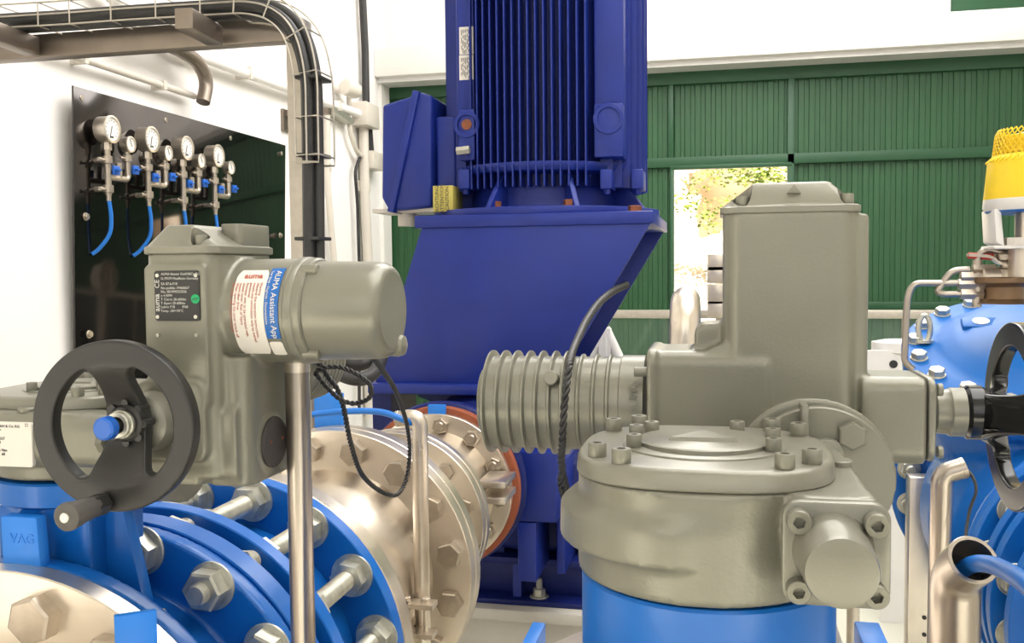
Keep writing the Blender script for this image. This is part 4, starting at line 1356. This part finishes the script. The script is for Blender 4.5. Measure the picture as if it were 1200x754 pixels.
# cap
b = NB(); actcap(b, c0 - 0.001, cb_ + 0.001, Yg, Yg + 0.115, Z1(298), Z1(288), Z1(263), 0.018, 0.010, 0.030)
cp = obj('cap', b, GREYD, a1)
cz0 = Z1(287.6)
pk = [(cb_ - 0.019, Yg + 0.009), (c0 + 0.008, Yg + 0.080)]
cut_corners(cp, pk, 0.0085, cz0, cz0 + 0.05)
for x, y in pk: put('screw', sock_s, cp, (x, y + 0.001, cz0), None)
b = NB(); rbox(b, cb_ - 0.024, cb_ - 0.001, Yg + 0.050, Yg + 0.112, Z1(290), PY(285, 262, Yg + 0.05).z, 0.007); obj('raised_block', b, GREYD, cp, bevel=0.001)
# motor flange + cover
xf = X1(330.5, mY - 0.050)
b = NB(); lathe(b, [(0.049, 0), (0.0505, 0.001), (0.0505, 0.0065), (0.0495, 0.008), (0.050, 0.009), (0.0495, 0.0155), (0.0475, 0.017)], (xf, mY, mZ), (1, 0, 0), 64)
mf = obj('motor_flange', b, GREYD, a1)
xe = X1(463, mY)
Lm = xe - xf - 0.015
b = NB(); lathe(b, [(0.0465, 0), (0.0462, 0.01), (0.0452, Lm - 0.014), (0.0440, Lm - 0.008), (0.0405, Lm - 0.003), (0.036, Lm - 0.0008), (0.034, Lm - 0.0012), (0.032, Lm - 0.0012)], (xf + 0.015, mY, mZ), (1, 0, 0), 72)
mc = obj('motor_cover', b, GREYD, a1, ang=60)
b = NB(); q = Vector((xe - 0.007, mY + 0.020, mZ - 0.034)); lathe(b, [(0.010, -0.03), (0.011, 0.003), (0.009, 0.009), (0.004, 0.011)], q, (1, 0, 0), 28); obj('lobe', b, GREYD, mc)
for sz in (1, -1):
    b = NB(); q = Vector((xf + 0.014, mY - 0.0505 * math.cos(0.95) * 0.93, mZ + sz * 0.0505 * math.sin(0.95) * 0.93))
    cyl(b, q + Vector((-0.004, 0, 0)), q + Vector((0.012, 0, 0)), 0.0052, 24, 0.0008); obj('flange_screw', b, GREY, mf)
# black plug
b = NB(); lathe(b, [(0.0245, 0), (0.0245, 0.002), (0.0228, 0.0035), (0.0001, 0.0040)], pq, (1, 0, 0), 48); pg = obj('round_plug', b, DGREY, a1)
b = NB()
for dy in (-0.012, 0.012): cyl(b, pq + Vector((0.003, dy, 0.002)), pq + Vector((0.0045, dy, 0.002)), 0.0014, 10)
obj('pin_hole', b, RED, pg)
# ribbed motor behind
b = NB(); prof = []
for k in range(12): prof += [(0.044, 0.010 * k), (0.048, 0.010 * k + 0.003), (0.048, 0.010 * k + 0.006), (0.044, 0.010 * k + 0.0095)]
q = Vector((pq.x - 0.045, Yg + 0.115, mZ - 0.062))
lathe(b, prof, q, (0, 1, 0), 56); obj('ribbed_motor', b, GREYD, a1)
b = NB(); q = Vector((X1(214), Yg - 0.0035, 0))
for px in (185.5, 230.5):
    p = PY(px, 393, Yg - 0.0045); cyl(b, p + Vector((0, 0.002, 0)), p + Vector((0, -0.0012, 0)), 0.0016, 14)
obj('rivet', b, GALV, a1)
# nameplate
yn = Yg - 0.0046
a, c = PY(181, 317.5, yn), PY(235, 376.5, yn)
b = NB(); rbox(b, a.x, c.x, yn - 0.0008, yn + 0.002, c.z, a.z, 0.003, 'XZ'); npl = obj('nameplate', b, PLATE, a1)
b = NB()
for px, py in ((185, 323), (230, 323), (185.5, 371.5), (230, 371.5)):
    p = PY(px, py, yn); cyl(b, p + Vector((0, 0, 0)), p + Vector((0, -0.0016, 0)), 0.0017, 14)
obj('rivet', b, GALV, npl)
yt = yn - 0.001
for s, px, py, sz in (('AUMA Riester GmbH&Co KG', 188.5, 321.5, 0.0031), ('D-79379 Muellheim Germany', 188.5, 326.8, 0.0031), ('SA 07.6-F10', 188.5, 333, 0.0034), ('No pedido 19460657', 188.5, 337.8, 0.0033), ('No. 0819MD22036', 188.5, 342.2, 0.0033), ('n 4 RPM', 188.5, 346.8, 0.0033), ('T Cierre 20-60Nm', 188.5, 351.2, 0.0033), ('T Apert 20-60Nm', 188.5, 355.6, 0.0033), ('Lubric F18        IP68', 188.5, 360, 0.0033), ('Temp -30/+70°C', 188.5, 364.6, 0.0033)):
    p = PY(px, py, yt)
    text('print', s, sz, (p.x, yt, p.z), (1, 0, 0), (0, 0, 1), PRINT, npl, depth=0.0001)
p = PY(184.2, 355, yt); text('logo', 'auma', 0.0075, (p.x, yt, p.z), (0, 0, 1), (-1, 0, 0), PRINT, npl, depth=0.0001, align='CENTER', bold=0.0001)
p = PY(184.2, 333, yt); text('mark', 'CE', 0.0065, (p.x, yt, p.z), (0, 0, 1), (-1, 0, 0), PRINT, npl, depth=0.0001, align='CENTER')
p = PY(229, 350.5, yt); b = NB(); cyl(b, p, p + Vector((0, -0.0004, 0)), 0.0042, 28); gs = obj('green_seal', b, GREENS, npl)
b = NB()
for dx in (-0.0014, 0.0014): obox(b, p + Vector((dx, -0.0006, 0)), (1, 0, 0.8), (0, 1, 0), (-0.8, 0, 1), 0.004, 0.0002, 0.0006)
obj('seal_mark', b, PLATE, gs)
# stickers on the round neck (bent round the cylinder)
def sticker(name, x0, x1, a0, a1, m, parent, rr=0.0497, th=0.0004, n=20, rad=0.0):
    b = NB()
    rings = []
    for i in range(n + 1):
        t = a0 + (a1 - a0) * i / n
        ct, st_ = math.cos(math.radians(t)), math.sin(math.radians(t))
        e = min(i, n - i) / n
        ins = rad * (1 - min(1, e * 14)) 
        rings.append([Vector((x, mY - r_ * ct, mZ + r_ * st_)) for x, r_ in ((x0 + ins, rr), (x1 - ins, rr), (x1 - ins, rr + th), (x0 + ins, rr + th))])
    loft(b, rings)
    return obj(name, b, m, parent)
def on_neck(me_o, rr=0.0502):
    """wrap flat lettering (built in the plane y=mY-rr) round the neck"""
    for v in me_o.data.vertices:
        dz = v.co.z - mZ
        ex = (mY - rr) - v.co.y
        t = dz / rr
        v.co.y = mY - (rr + ex) * math.cos(t)
        v.co.z = mZ + (rr + ex) * math.sin(t)
sA = sticker('white_sticker', X1(276, mY - 0.045), X1(312.5, mY - 0.045), -50, 50, WHITE, a1, rad=0.003)
sB = sticker('blue_sticker', X1(313, mY - 0.045), X1(329, mY - 0.045), -28, 53, STICK, a1)
sC = sticker('code_sticker', X1(313.5, mY - 0.045), X1(329, mY - 0.045), -52, -32, WHITE, a1, rad=0.002)
xw0, xw1 = X1(276, mY - 0.045), X1(312.5, mY - 0.045)
t_ = text('logo', 'auma', 0.0085, ((xw0 + xw1) / 2 + 0.001, mY - 0.0504, mZ + 0.036), (1, 0, 0), (0, 0, 1), PRINTR, sA, depth=0.0001, align='CENTER', bold=0.0002); on_neck(t_)
body = ('Warning', 'Observe the operation instructions,', 'mount and commission only by trained', 'personnel', 'Actuator only to be operated with', 'closed cover. Risk of injury', 'mount after drive', 'When opening the cover switch off', 'the mains, risk of electric shock')
for k, s in enumerate(body):
    x = xw1 - 0.0045 - k * 0.0034
    t_ = text('print', s, 0.0036, (x, mY - 0.0504, mZ + 0.0285), (0, 0, -1), (1, 0, 0), PRINTR, sA, depth=0.0001); on_neck(t_)
xb_ = (X1(313, mY - 0.045) + X1(329, mY - 0.045)) / 2
t_ = text('print', 'AUMA Assistant App', 0.0077, (xb_ + 0.0018, mY - 0.0504, mZ + 0.0425), (0, 0, -1), (1, 0, 0), WHITE, sB, depth=0.0001); on_neck(t_)
t_ = text('print', 'Your Setup - Diagnosis - Documentation', 0.0032, (xb_ - 0.0045, mY - 0.0504, mZ + 0.0425), (0, 0, -1), (1, 0, 0), WHITE, sB, depth=0.0001); on_neck(t_)
# handwheel 1
hwC = PY(131, 500.5, 0.70)
w1_ = handwheel(a1, hwC, (0.08, -1, 0), (0, 0, 1), math.radians(3), 0.0740, BLACK)
hc = Vector((hwC.x, 0, hwC.z))
b = NB()
lathe(b, [(0.014, 0.0), (0.0165, 0.002), (0.0175, 0.010), (0.0165, 0.018), (0.015, 0.020)], hc + Vector((0, 0.716, 0)), (0, 1, 0), 32)
for k in range(8):
    a = k * PI / 4
    cyl(b, hc + Vector((0.0175 * math.cos(a), 0.718, 0.0175 * math.sin(a))), hc + Vector((0.0175 * math.cos(a), 0.732, 0.0175 * math.sin(a))), 0.0035, 10)
obj('hub', b, BLACK, w1_)
b = NB(); ringsolid(b, hc, (0, 1, 0), 0.0115, 0.0075, 0.706, 0.722, 32, 0.0008); ringsolid(b, hc, (0, 1, 0), 0.0125, 0.009, 0.711, 0.714, 32, 0.0005); obj('collar', b, GALV, w1_)
b = NB(); cyl(b, hc + Vector((0, 0.695, 0)), hc + Vector((0, 0.72, 0)), 0.0055, 20); obj('spindle', b, BLACK, w1_)
b = NB(); lathe(b, [(0.008, 0), (0.0098, 0.0015), (0.0102, 0.004), (0.0102, 0.009), (0.007, 0.011)], hc + Vector((0, 0.687, 0)), (0, 1, 0), 32); o = obj('push_knob', b, KNOB, w1_)
o['label'] = 'blue push knob'
gp = PY(121, 590, 0.695)
b = NB(); lathe(b, [(0.0085, 0), (0.0115, 0.0015), (0.0118, 0.005), (0.0100, 0.018), (0.0092, 0.030), (0.0086, 0.036)], gp + Vector((0, -0.048, 0)), (0, 1, 0), 32)
gr = obj('grip', b, GRIP, w1_)
b = NB(); cyl(b, gp + Vector((0, -0.0495, 0)), gp + Vector((0, -0.046, 0)), 0.0042, 20, 0.0005); obj('pin', b, GALV, gr)
b = NB(); cyl(b, gp + Vector((0, -0.015, 0)), gp, 0.0095, 6); obj('grip_nut', b, BLACK, gr)

# ================================================================== stainless tubes
def xyz(p, z): return Vector((p.x, p.y, z))
# pole left
Pp = PY(352, 600, 0.845)
pl_ = thing('steel_pole', 'upright round stainless tube passing under the smooth motor cover', 'pole', (Pp.x, Pp.y, 0))
zt1 = PY(352, 423, 0.845).z
b = NB(); cyl(b, (Pp.x, Pp.y, 0.006), (Pp.x, Pp.y, zt1), 0.0120, 40); obj('tube', b, STEELP, pl_)
b = NB(); lathe(b, [(0.0124, 0), (0.0124, 0.010), (0.0112, 0.011)], (Pp.x, Pp.y, PY(352, 436, 0.845).z), (0, 0, 1), 40); obj('collar', b, STEEL, pl_)
b = NB(); cyl(b, (Pp.x, Pp.y, 0), (Pp.x, Pp.y, 0.008), 0.05, 32); obj('foot_plate', b, STEEL, pl_)
# bent tube in front of big flange
Yb = 1.50
def bent(name, label, pts, Y, r, m=STEELP, rr=0.05):
    P = [PY(p[0], p[1], Y) for p in pts]
    base = xyz(P[0], 0)
    t = thing(name, label, 'tube', base)
    path = fillet([base] + P, rr, 8)
    b = NB(); tube(b, path, r, 24); obj('tube', b, m, t)
    d = (path[-1] - path[-2]).normalized()
    b = NB(); ringsolid(b, path[-1], d, r * 1.03, r * 0.8, -0.002, 0.004, 32, 0.0006); cyl(b, path[-1] - d * 0.002, path[-1] + d * 0.001, r * 0.82, 24); obj('tube_end', b, BLACK if r > 0.02 else m, t)
    b = NB(); cyl(b, base, base + Vector((0, 0, 0.006)), r * 3, 24); obj('foot_plate', b, STEEL, t)
    return t, path
bent('bent_conduit_tube', 'pale stainless tube with hooked top before the big stainless flange', [(495, 700), (493, 600), (492, 488), (467, 491)], Yb, 0.0135, STEEL, 0.045)
bk = thing('clamp_bracket', 'stainless two-plate clamp with bolts holding the hooked tube beside the blue ring', 'clamp', PY(490, 720, Yb))
bb = hexmesh('clamp_bolt', 0.014, 0.008, STEEL)
for py, dy in ((700, 0), (734, 0)):
    q = PY(493, py + 6, Yb - 0.02)
    b = NB(); box(b, q.x - 0.035, q.x + 0.028, Yb - 0.045, Yb - 0.0145, q.z - 0.004, q.z + 0.004); box(b, q.x - 0.035, q.x - 0.0155, Yb - 0.045, Yb + 0.03, q.z - 0.004, q.z + 0.004); obj('plate', b, STEEL, bk)
    if py == 700:
        for dx in (-0.022, 0.012): put('bolt', bb, bk, (q.x + dx, Yb - 0.03, q.z + 0.004), None)
b = NB()
for dx in (-0.022, 0.012):
    q = PY(493, 706, Yb - 0.02); q2 = PY(493, 740, Yb - 0.02)
    cyl(b, (q.x + dx, Yb - 0.03, q2.z - 0.01), (q.x + dx, Yb - 0.03, q.z), 0.004, 12)
obj('rod', b, STEEL, bk)
# tube behind the actuator with domed elbow (seen end on)
t = thing('swan_neck_tube', 'thick stainless tube with a rounded bend behind the centre actuator', 'tube', xyz(PY(802, 400, 1.5), 0))
q = PY(802, 365, 1.5)
path = fillet([xyz(q, 0), xyz(q, q.z + 0.045 - 0.03), q + Vector((0.0, 0.12, 0.0)) + Vector((0, 0, 0.015)), q + Vector((0.0, 0.16, -0.08))], 0.07, 10)
b = NB(); tube(b, path, 0.0235, 32); obj('tube', b, STEEL, t)
# right-hand tubes
bent('bent_conduit_tube', 'stainless tube with hooked top before the large blue control valve', [(1100, 700), (1103, 600), (1104, 556), (1128, 549)], 1.30, 0.0135, STEELP, 0.05)
# open sleeve with blue cable
Ysl = 1.02
q = PY(1120, 662, Ysl)
t = thing('cable_sleeve', 'wide stainless sleeve tube with open top, blue cable coming out, lower right', 'tube', xyz(q, 0))
mth = PY(1140, 657, Ysl - 0.035)
path = fillet([xyz(q, 0.0), xyz(q, q.z - 0.01), mth], 0.03, 8)
R_ = 0.0245
def hollow(b, path, ro, ri, n=32):
    tube(b, path, ro, n, caps=False)
    tube(b, path, ri, n, caps=False)
    # end ring
    d = (path[-1] - path[-2]).normalized(); _, u, v = frame(d)
    ringsolid(b, path[-1], d, ro, ri, -0.003, 0.0015, n, 0.0005)
b = NB(); hollow(b, path, R_, R_ * 0.84); obj('tube', b, STEELP, t)
b = NB(); tube(b, [p - Vector((0, 0, 0)) for p in path[:-3]], R_ * 0.83, 24); obj('dark_inside', b, BLACK, t)
b = NB(); tube(b, smooth_path([path[-4], mth + Vector((0.0, 0.0, -0.004)), PY(1160, 662, Ysl - 0.10), PY(1180, 670, Ysl - 0.15), PY(1200, 683, Ysl - 0.2), PY(1225, 705, Ysl - 0.25)], 8), 0.0082, 16)
tag(obj('blue_cable', b, HOSE), 'thick light blue cable coming out of the open stainless sleeve', 'cable')
# thin black wire above
b = NB(); tube(b, smooth_path([PY(1128, 549, 1.30), PY(1138, 556, 1.29), PY(1144, 575, 1.28), PY(1136, 600, 1.28), PY(1130, 640, 1.25)], 8), 0.002, 8)
tag(obj('thin_wire', b, CABLE), 'thin dark wire hanging from the hooked tube before the blue control valve', 'wire')
# square stainless post
q = PY(1081, 700, 2.35)
t = thing('support_post', 'square brownish stainless post below the blue control valve flange', 'post', xyz(q, 0))
b = NB(); box(b, q.x - 0.032, q.x + 0.032, 2.35, 2.40, 0, PY(1081, 560, 2.35).z); obj('post', b, STEEL, t, bevel=0.003)
b = NB()
for py in (724, 744): p = PY(1083, py, 2.35); cyl(b, p, p + Vector((0, -0.003, 0)), 0.005, 14)
obj('screw', b, BLACK, t)
q = PY(1000, 700, 3.4)
b = NB(); cyl(b, xyz(q, 0.005), xyz(q, 1.2), 0.022, 24); cyl(b, xyz(q, 0), xyz(q, 0.006), 0.06, 24)
tag(obj('floor_stand', b, STEEL), 'thin steel stand on the pale floor seen below the gearbox end plate', 'stand')
for py in (740,):
    q = PY(985, 740, 3.2)

# ================================================================== PIPELINE 3 (right)
BX = 0.69
jt = thing('dismantling_joint', 'blue joint rings with galvanised studs at the lower right corner', 'pipe joint', (BX, 1.65, 0.75))
for y0 in (1.515, 1.615, 1.66, 1.745):
    b = NB(); annx(b, y0, y0 + 0.025, FR, 0.19, BX); obj('flange_ring', b, BLUE, jt)
b = NB(); annx(b, 1.30, 1.75, 0.195, 0.175, BX); obj('sleeve', b, BLUE, jt)
for k in range(16):
    a = math.radians(11.25 + 22.5 * k)
    for yy, me, dr in ((1.745, nut_g, -1), (1.54, stud_b, 1), (1.615, nut_g, -1)):
        p = Vector((BX + 0.228 * math.sin(a), yy, AZ + 0.228 * math.cos(a)))
        if inview(p, 15): put('stud_nut', me, jt, p, rot_to((0, dr, 0), k))
cv = thing('control_valve', 'large bright blue control valve with bolted tilted cover at the right edge', 'valve', (BX, 2.15, 0.72))
b = NB()
annx(b, 1.775, 1.80, FR, 0.165, BX); annx(b, 2.47, 2.50, FR + 0.005, 0.165, BX)
prof = [(0.165, 1.78), (0.185, 1.80), (0.20, 1.86), (0.235, 1.98), (0.25, 2.12), (0.24, 2.26), (0.20, 2.40), (0.185, 2.47), (0.165, 2.49)]
lathe(b, prof, (BX, 0, AZ), (0, 1, 0), 64, caps=True)
cn = Vector((-0.05, -0.36, 0.93)).normalized()
CC = Vector((BX - 0.01, 2.15, 1.55 - 0.205))
lathe(b, [(0.20, -0.26), (0.235, -0.14), (0.262, -0.05), (0.285, -0.035), (0.287, -0.004), (0.285, 0.0)], CC, cn, 72)
obj('body', b, BLUE, cv, cast=0.007, it=2)
b = NB(); lathe(b, [(0.284, 0.0), (0.289, 0.003), (0.289, 0.024), (0.284, 0.028), (0.235, 0.031), (0.215, 0.040), (0.19, 0.058), (0.15, 0.073), (0.085, 0.080), (0.08, 0.082)], CC, cn, 96)
cov = obj('cover', b, BLUEC, cv, ang=50)
_, cu_, cv_ = frame(cn)
cbolt = hexmesh('cover_bolt', 0.028, 0.013, GALV, washer=0.018)
for k in range(20):
    a = 2 * PI * k / 20 + 0.1
    p = CC + cn * 0.028 + (cu_ * math.cos(a) + cv_ * math.sin(a)) * 0.262
    if inview(p, 15): put('bolt', cbolt, cov, p, rot_to(cn, k))
# boss with pale disc
p = CC + cn * 0.06
# choose the boss by its place on the cover
def on_cover(px, py, h):
    r = ray(px, py); s = ((CC + cn * h) - EYE).dot(cn) / r.dot(cn); return EYE + r * s
p = on_cover(1149, 384, 0.062)
b = NB(); obox(b, p - cn * 0.01, cu_, cv_, cn, 0.075, 0.05, 0.05); bo = obj('boss', b, BLUEC, cov, bevel=0.006)
b = NB(); cyl(b, p + cn * 0.015, p + cn * 0.0165, 0.017, 28); obj('disc', b, CREAM, bo)
# lifting eye
p = on_cover(1083, 402, 0.03)
b = NB()
e0 = p
tube(b, [e0 + Vector((0.0, 0, 0.03)) + Vector((0.012 * math.cos(t), 0, 0.030 * math.sin(t))) for t in [2 * PI * i / 24 for i in range(24)]], 0.006, 12, closed=True)
cyl(b, e0, e0 + Vector((0, 0, 0.006)), 0.02, 24)
obj('lifting_eye', b, GALV, cov)
# far flange bolts
bolts('flange_bolt', nut_g, cv, BX, 2.47, AZ, 0.228)
# pilot valve, tubes
def on(px, py, Y=2.05): return PY(px, py, Y)
pv = thing('pilot_valve', 'bronze pilot valve block with compression fittings on top of the blue control valve', 'valve', on(1172, 345))
b = NB()
q = on(1176, 356)
lathe(b, [(0.052, 0), (0.038, 0.010), (0.036, 0.034), (0.054, 0.040), (0.058, 0.043), (0.058, 0.052), (0.054, 0.054)], (q.x, q.y, q.z), (0, 0, 1), 32)
obj('bronze_body', b, BRASS, pv)
b = NB(); q = on(1178, 322)
cyl(b, q + Vector((-0.045, 0, -0.006)), q + Vector((0.065, 0, -0.006)), 0.022, 20, 0.003)
lathe(b, [(0.026, -0.02), (0.028, 0.0), (0.02, 0.02)], q + Vector((0, 0, -0.01)), (0, 0, 1), 24)
cyl(b, q, q + Vector((0, 0, 0.045)), 0.010, 16)
cyl(b, q + Vector((0, 0, 0.025)), q + Vector((0, 0, 0.045)), 0.018, 16, 0.005)
for px, py in ((1138, 325), (1135, 333), (1138, 345), (1152, 316), (1146, 333)):
    w = on(px, py); cyl(b, w + Vector((-0.02, 0, 0)), w + Vector((0.022, 0, 0)), 0.012, 6)
q = on(1145, 340); cyl(b, q + Vector((0, 0, -0.035)), q + Vector((0, 0, 0.06)), 0.009, 14)
obj('fittings', b, NICKEL, pv)
b = NB(); q = on(1179, 313)
pp = smooth_path([q + Vector((0, -0.01, 0)), on(1168, 307), on(1158, 301), on(1134, 299)], 5)
loft(b, [[p + Vector((0, -0.012, 0.003)), p + Vector((0, 0.012, 0.003)), p + Vector((0, 0.012, -0.003)), p + Vector((0, -0.012, -0.003))] for p in pp])
lv = obj('lever', b, NICKEL, pv)
b = NB(); cyl(b, on(1165, 301.5), on(1134, 299.5), 0.0065, 16, 0.002); obj('lever_sleeve', b, REDP, lv)
def ftube(pts, label, r=0.0066, Y=2.05, rr=0.04):
    P = fillet([on(p[0], p[1], Y) for p in pts], rr, 8)
    b = NB(); tube(b, P, r, 14); return tag(obj('steel_tube', b, STEELP), label, 'tube', None)
ftube([(1134, 332), (1070, 332), (1063, 350), (1060, 425), (1070, 433)], 'thin steel tube running left from the bronze pilot valve then down', rr=0.07)
ftube([(1136, 316), (1115, 317), (1098, 342), (1106, 345), (1136, 345)], 'thin steel tube bent in a triangular loop left of the pilot valve', rr=0.035)
ftube([(1146, 330), (1146, 300), (1155, 292), (1172, 295), (1210, 306)], 'thin steel tube arching over the red lever', rr=0.04)
# yellow position indicator
Yy = 2.02
q = PY(1216, 240, Yy)
yi = thing('position_transmitter', 'yellow net-covered cylinder on a white base above the blue control valve', 'transmitter', (q.x, Yy, q.z - 0.2))
z = lambda py: PY(1190, py, Yy).z
b = NB(); lathe(b, [(0.093, z(248)), (0.097, z(244)), (0.096, z(234))] , (q.x, Yy, 0), (0, 0, 1), 48); obj('white_base', b, CREAM, yi)
b = NB(); lathe(b, [(0.090, z(250)), (0.0935, z(248)), (0.0935, z(246))], (q.x, Yy, 0), (0, 0, 1), 48); obj('dark_band', b, STICK, yi)
b = NB(); lathe(b, [(0.096, z(234)), (0.095, z(228)), (0.090, z(190)), (0.083, z(184)), (0.080, z(182)), (0.05, z(180))], (q.x, Yy, 0), (0, 0, 1), 48); yc_ = obj('yellow_cover', b, YEL, yi)
b = NB()
def rad_at(py):
    pts = ((152, 0.070), (157, 0.075), (184, 0.080), (190, 0.0915), (228, 0.0962), (234, 0.097))
    for (a_, ra), (b_, rb) in zip(pts, pts[1:]):
        if py <= b_: return ra + (rb - ra) * max(0, (py - a_)) / (b_ - a_)
    return 0.097
N = 44
for k in range(N):
    for s in (1, -1):
        P = []
        for i in range(13):
            py = 152 + (190 - 152) * i / 12
            a = 2 * PI * k / N + s * i * 0.055
            r_ = rad_at(py) + 0.0012
            P.append((q.x + r_ * math.cos(a), Yy + r_ * math.sin(a), z(py)))
        if P[6][1] < Yy + 0.06 or True: tube(b, P, 0.0013, 4)
obj('net', b, YEL, yc_)
b = NB(); lathe(b, [(0.02, z(182)), (0.068, z(180)), (0.064, z(160)), (0.02, z(154))], (q.x, Yy, 0), (0, 0, 1), 40); obj('inner_dome', b, YEL, yc_)
b = NB(); rr0 = 0.0975
for a0, a1 in ((-2.05, -1.0),):
    rings = []
    for i in range(9):
        a = a0 + (a1 - a0) * i / 8
        rings.append([Vector((q.x + r_ * math.cos(a), Yy + r_ * math.sin(a), zz)) for r_, zz in ((rr0 - 0.004, z(252)), (rr0, z(252)), (rr0, z(247)), (rr0 - 0.004, z(247)))])
    loft(b, rings)
obj('red_label', b, REDP, yi)
b = NB()
x0, x1 = PY(1157, 270, Yy).x, q.x + (q.x - PY(1157, 270, Yy).x)
for xx, s in ((x0, 1), (x1, -1)):
    loft(b, [[(xx, y, z(246)), (xx + s * 0.012, y, z(246)), (xx + s * 0.020, y, z(290)), (xx + s * 0.004, y, z(284))] for y in (Yy - 0.045, Yy + 0.045)])
box(b, x0, x1, Yy - 0.045, Yy + 0.045, z(292), z(288))
obj('yoke', b, CREAM, yi, bevel=0.002)
b = NB(); box(b, x0 + 0.025, x1 - 0.02, Yy - 0.04, Yy + 0.04, z(289), z(279)); cyl(b, (q.x - 0.02, Yy, z(280)), (q.x - 0.02, Yy, z(250)), 0.020, 20); cyl(b, (q.x + 0.02, Yy, z(280)), (q.x + 0.02, Yy, z(250)), 0.014, 20)
cyl(b, (q.x, Yy, z(325)), (q.x, Yy, z(290)), 0.05, 24)
obj('stem', b, STEEL, yi)

# ================================================================== background bits
# pale bracket with holes behind the tubes
q = PY(1052, 425, 4.2)
t = thing('perforated_bracket', 'pale beige bracket with round holes behind the thin steel tube', 'bracket', xyz(q, 0))
b = NB(); box(b, q.x - 0.14, q.x + 0.16, 4.2, 4.22, q.z - 0.10, q.z + 0.05); lathe(b, [(0.10, 0), (0.11, 0.01), (0.11, 0.05), (0.06, 0.06)], (q.x + 0.02, 4.3, q.z + 0.03), (0, 0, 1), 32); box(b, q.x - 0.05, q.x + 0.05, 4.24, 4.3, 0, q.z); obj('body', b, CREAM, t)
b = NB()
for px, py in ((1047, 427), (1067, 427)): p = PY(px, py, 4.2); cyl(b, p, p + Vector((0, -0.003, 0)), 0.017, 20)
obj('hole', b, BLACK, t)
# pipe elbow flange seen in the doorway
q = PY(838, 330, 5.6)
t = thing('blind_flange', 'stainless flange and bolts edge-on in the bright doorway beside the actuator column', 'flange', xyz(q, 0))
b = NB()
lathe(b, [(0.21, 0), (0.21, 0.03)], (q.x + 0.06, q.y, q.z + 0.02), (1, 0, 0), 48)
lathe(b, [(0.15, 0), (0.15, 0.3)], (q.x + 0.09, q.y, q.z + 0.02), (1, 0, 0), 40)
cyl(b, (q.x + 0.25, q.y, 0), (q.x + 0.25, q.y, q.z - 0.1), 0.06, 24)
obj('flange', b, STEEL, t)
b = NB()
for py, hh in ((308, 0.05), (322, 0.05), (345, 0.06), (362, 0.05)):
    p = PY(833, py, 5.6); box(b, p.x - 0.02, q.x + 0.09, 5.55, 5.65, p.z - hh, p.z + hh)
obj('bolt_head', b, STEEL, t, bevel=0.006)
# white tripod struts behind the pump stool
q = PY(708, 405, 3.9)
t = thing('pipe_trestle', 'pale steel trestle of splayed struts behind the blue stool', 'trestle', xyz(q, 0))
b = NB()
top = PY(709, 385, 3.9)
for px in (680, 735, 712):
    e = PY(px, 440, 3.9); e2 = top + (e - top) * 3
    e2.z = 0.0 if False else e2.z
    cyl(b, top, e2, 0.022, 12)
box(b, top.x - 0.025, top.x + 0.025, 3.88, 3.92, 0, top.z)
obj('strut', b, CREAM, t)

# ================================================================== black twisted cords
def cord(pts, r, label, pitch=0.0120):
    P = smooth_path(pts, 14)
    out, acc = [P[0]], 0.0
    for a_, c_ in zip(P, P[1:]):          # even spacing so the strands read
        L = (c_ - a_).length
        k = max(1, int(L / (0.0011 if r else 0.0014)))
        for i in range(1, k + 1): out.append(a_.lerp(c_, i / k))
    rr = [r if r else max(0.0034, 4.4 * (p - EYE).dot(MF) / F) for p in out]
    t = thing('twisted_cord', label, 'cord', out[0])
    for ph in (0.0, PI):
        b = NB()
        Q = []
        dist = 0.0
        u = None
        for i, p in enumerate(out):
            d = (out[min(i + 1, len(out) - 1)] - out[max(i - 1, 0)]).normalized()
            if u is None: u = frame(d)[1]
            u = (u - d * u.dot(d)).normalized()
            v = d.cross(u)
            if i: dist += (p - out[i - 1]).length / (rr[i] / 0.0032) ** 0.35
            a_ = 2 * PI * dist / pitch + ph
            Q.append(p + (u * math.cos(a_) + v * math.sin(a_)) * rr[i] * 0.44)
        tube(b, Q, [x * 0.60 for x in rr], 8)
        obj('strand', b, CABLE, t, ang=80)
    return t
cord([PD(356, 418, 0.93), PD(372, 425, 0.98), PD(384, 441, 1.0), PD(395, 456, 1.0), PD(403, 480, 1.02), PD(411, 520, 1.05), PD(424, 556, 1.1), PD(446, 576, 1.2), PD(465, 580, 1.25), PD(476, 562, 1.28), PD(480, 530, 1.28), PD(477, 500, 1.25), PD(470, 475, 1.15), PD(462, 455, 1.05), PD(451, 438, 0.98), PD(438, 420, 0.92)], 0.0030,
     'black twisted cord hanging in a deep loop below the smooth motor cover')
cord([PD(372, 442, 0.97), PD(371, 436, 0.97), PD(382, 431, 0.97), PD(400, 431, 0.97), PD(420, 440, 0.97), PD(434, 452, 0.97), PD(433, 466, 0.97), PD(417, 473, 0.98), PD(400, 469, 0.98), PD(384, 455, 0.98), PD(372, 440, 0.98)], 0.0027,
     'small loop of black twisted cord just right of the steel pole')
cord([PD(668, 600, 0.86), PD(664, 575, 0.85), PD(658, 545, 0.83), PD(659, 515, 0.80), PD(661, 480, 0.795), PD(665, 445, 0.80), PD(669, 420, 0.84), PD(676, 400, 1.1), PD(688, 375, 1.6), PD(702, 355, 2.1), PD(718, 342, 2.5), PD(734, 334, 2.72)], None,
     'thick black twisted rope over the ribbed motor rising to the blue stool edge', 0.0145)
cord([PD(660, 545, 0.84), PD(656, 565, 0.85), PD(661, 585, 0.855), PD(668, 600, 0.86)], 0.0026, 'short free end of black twisted rope under the ribbed motor')
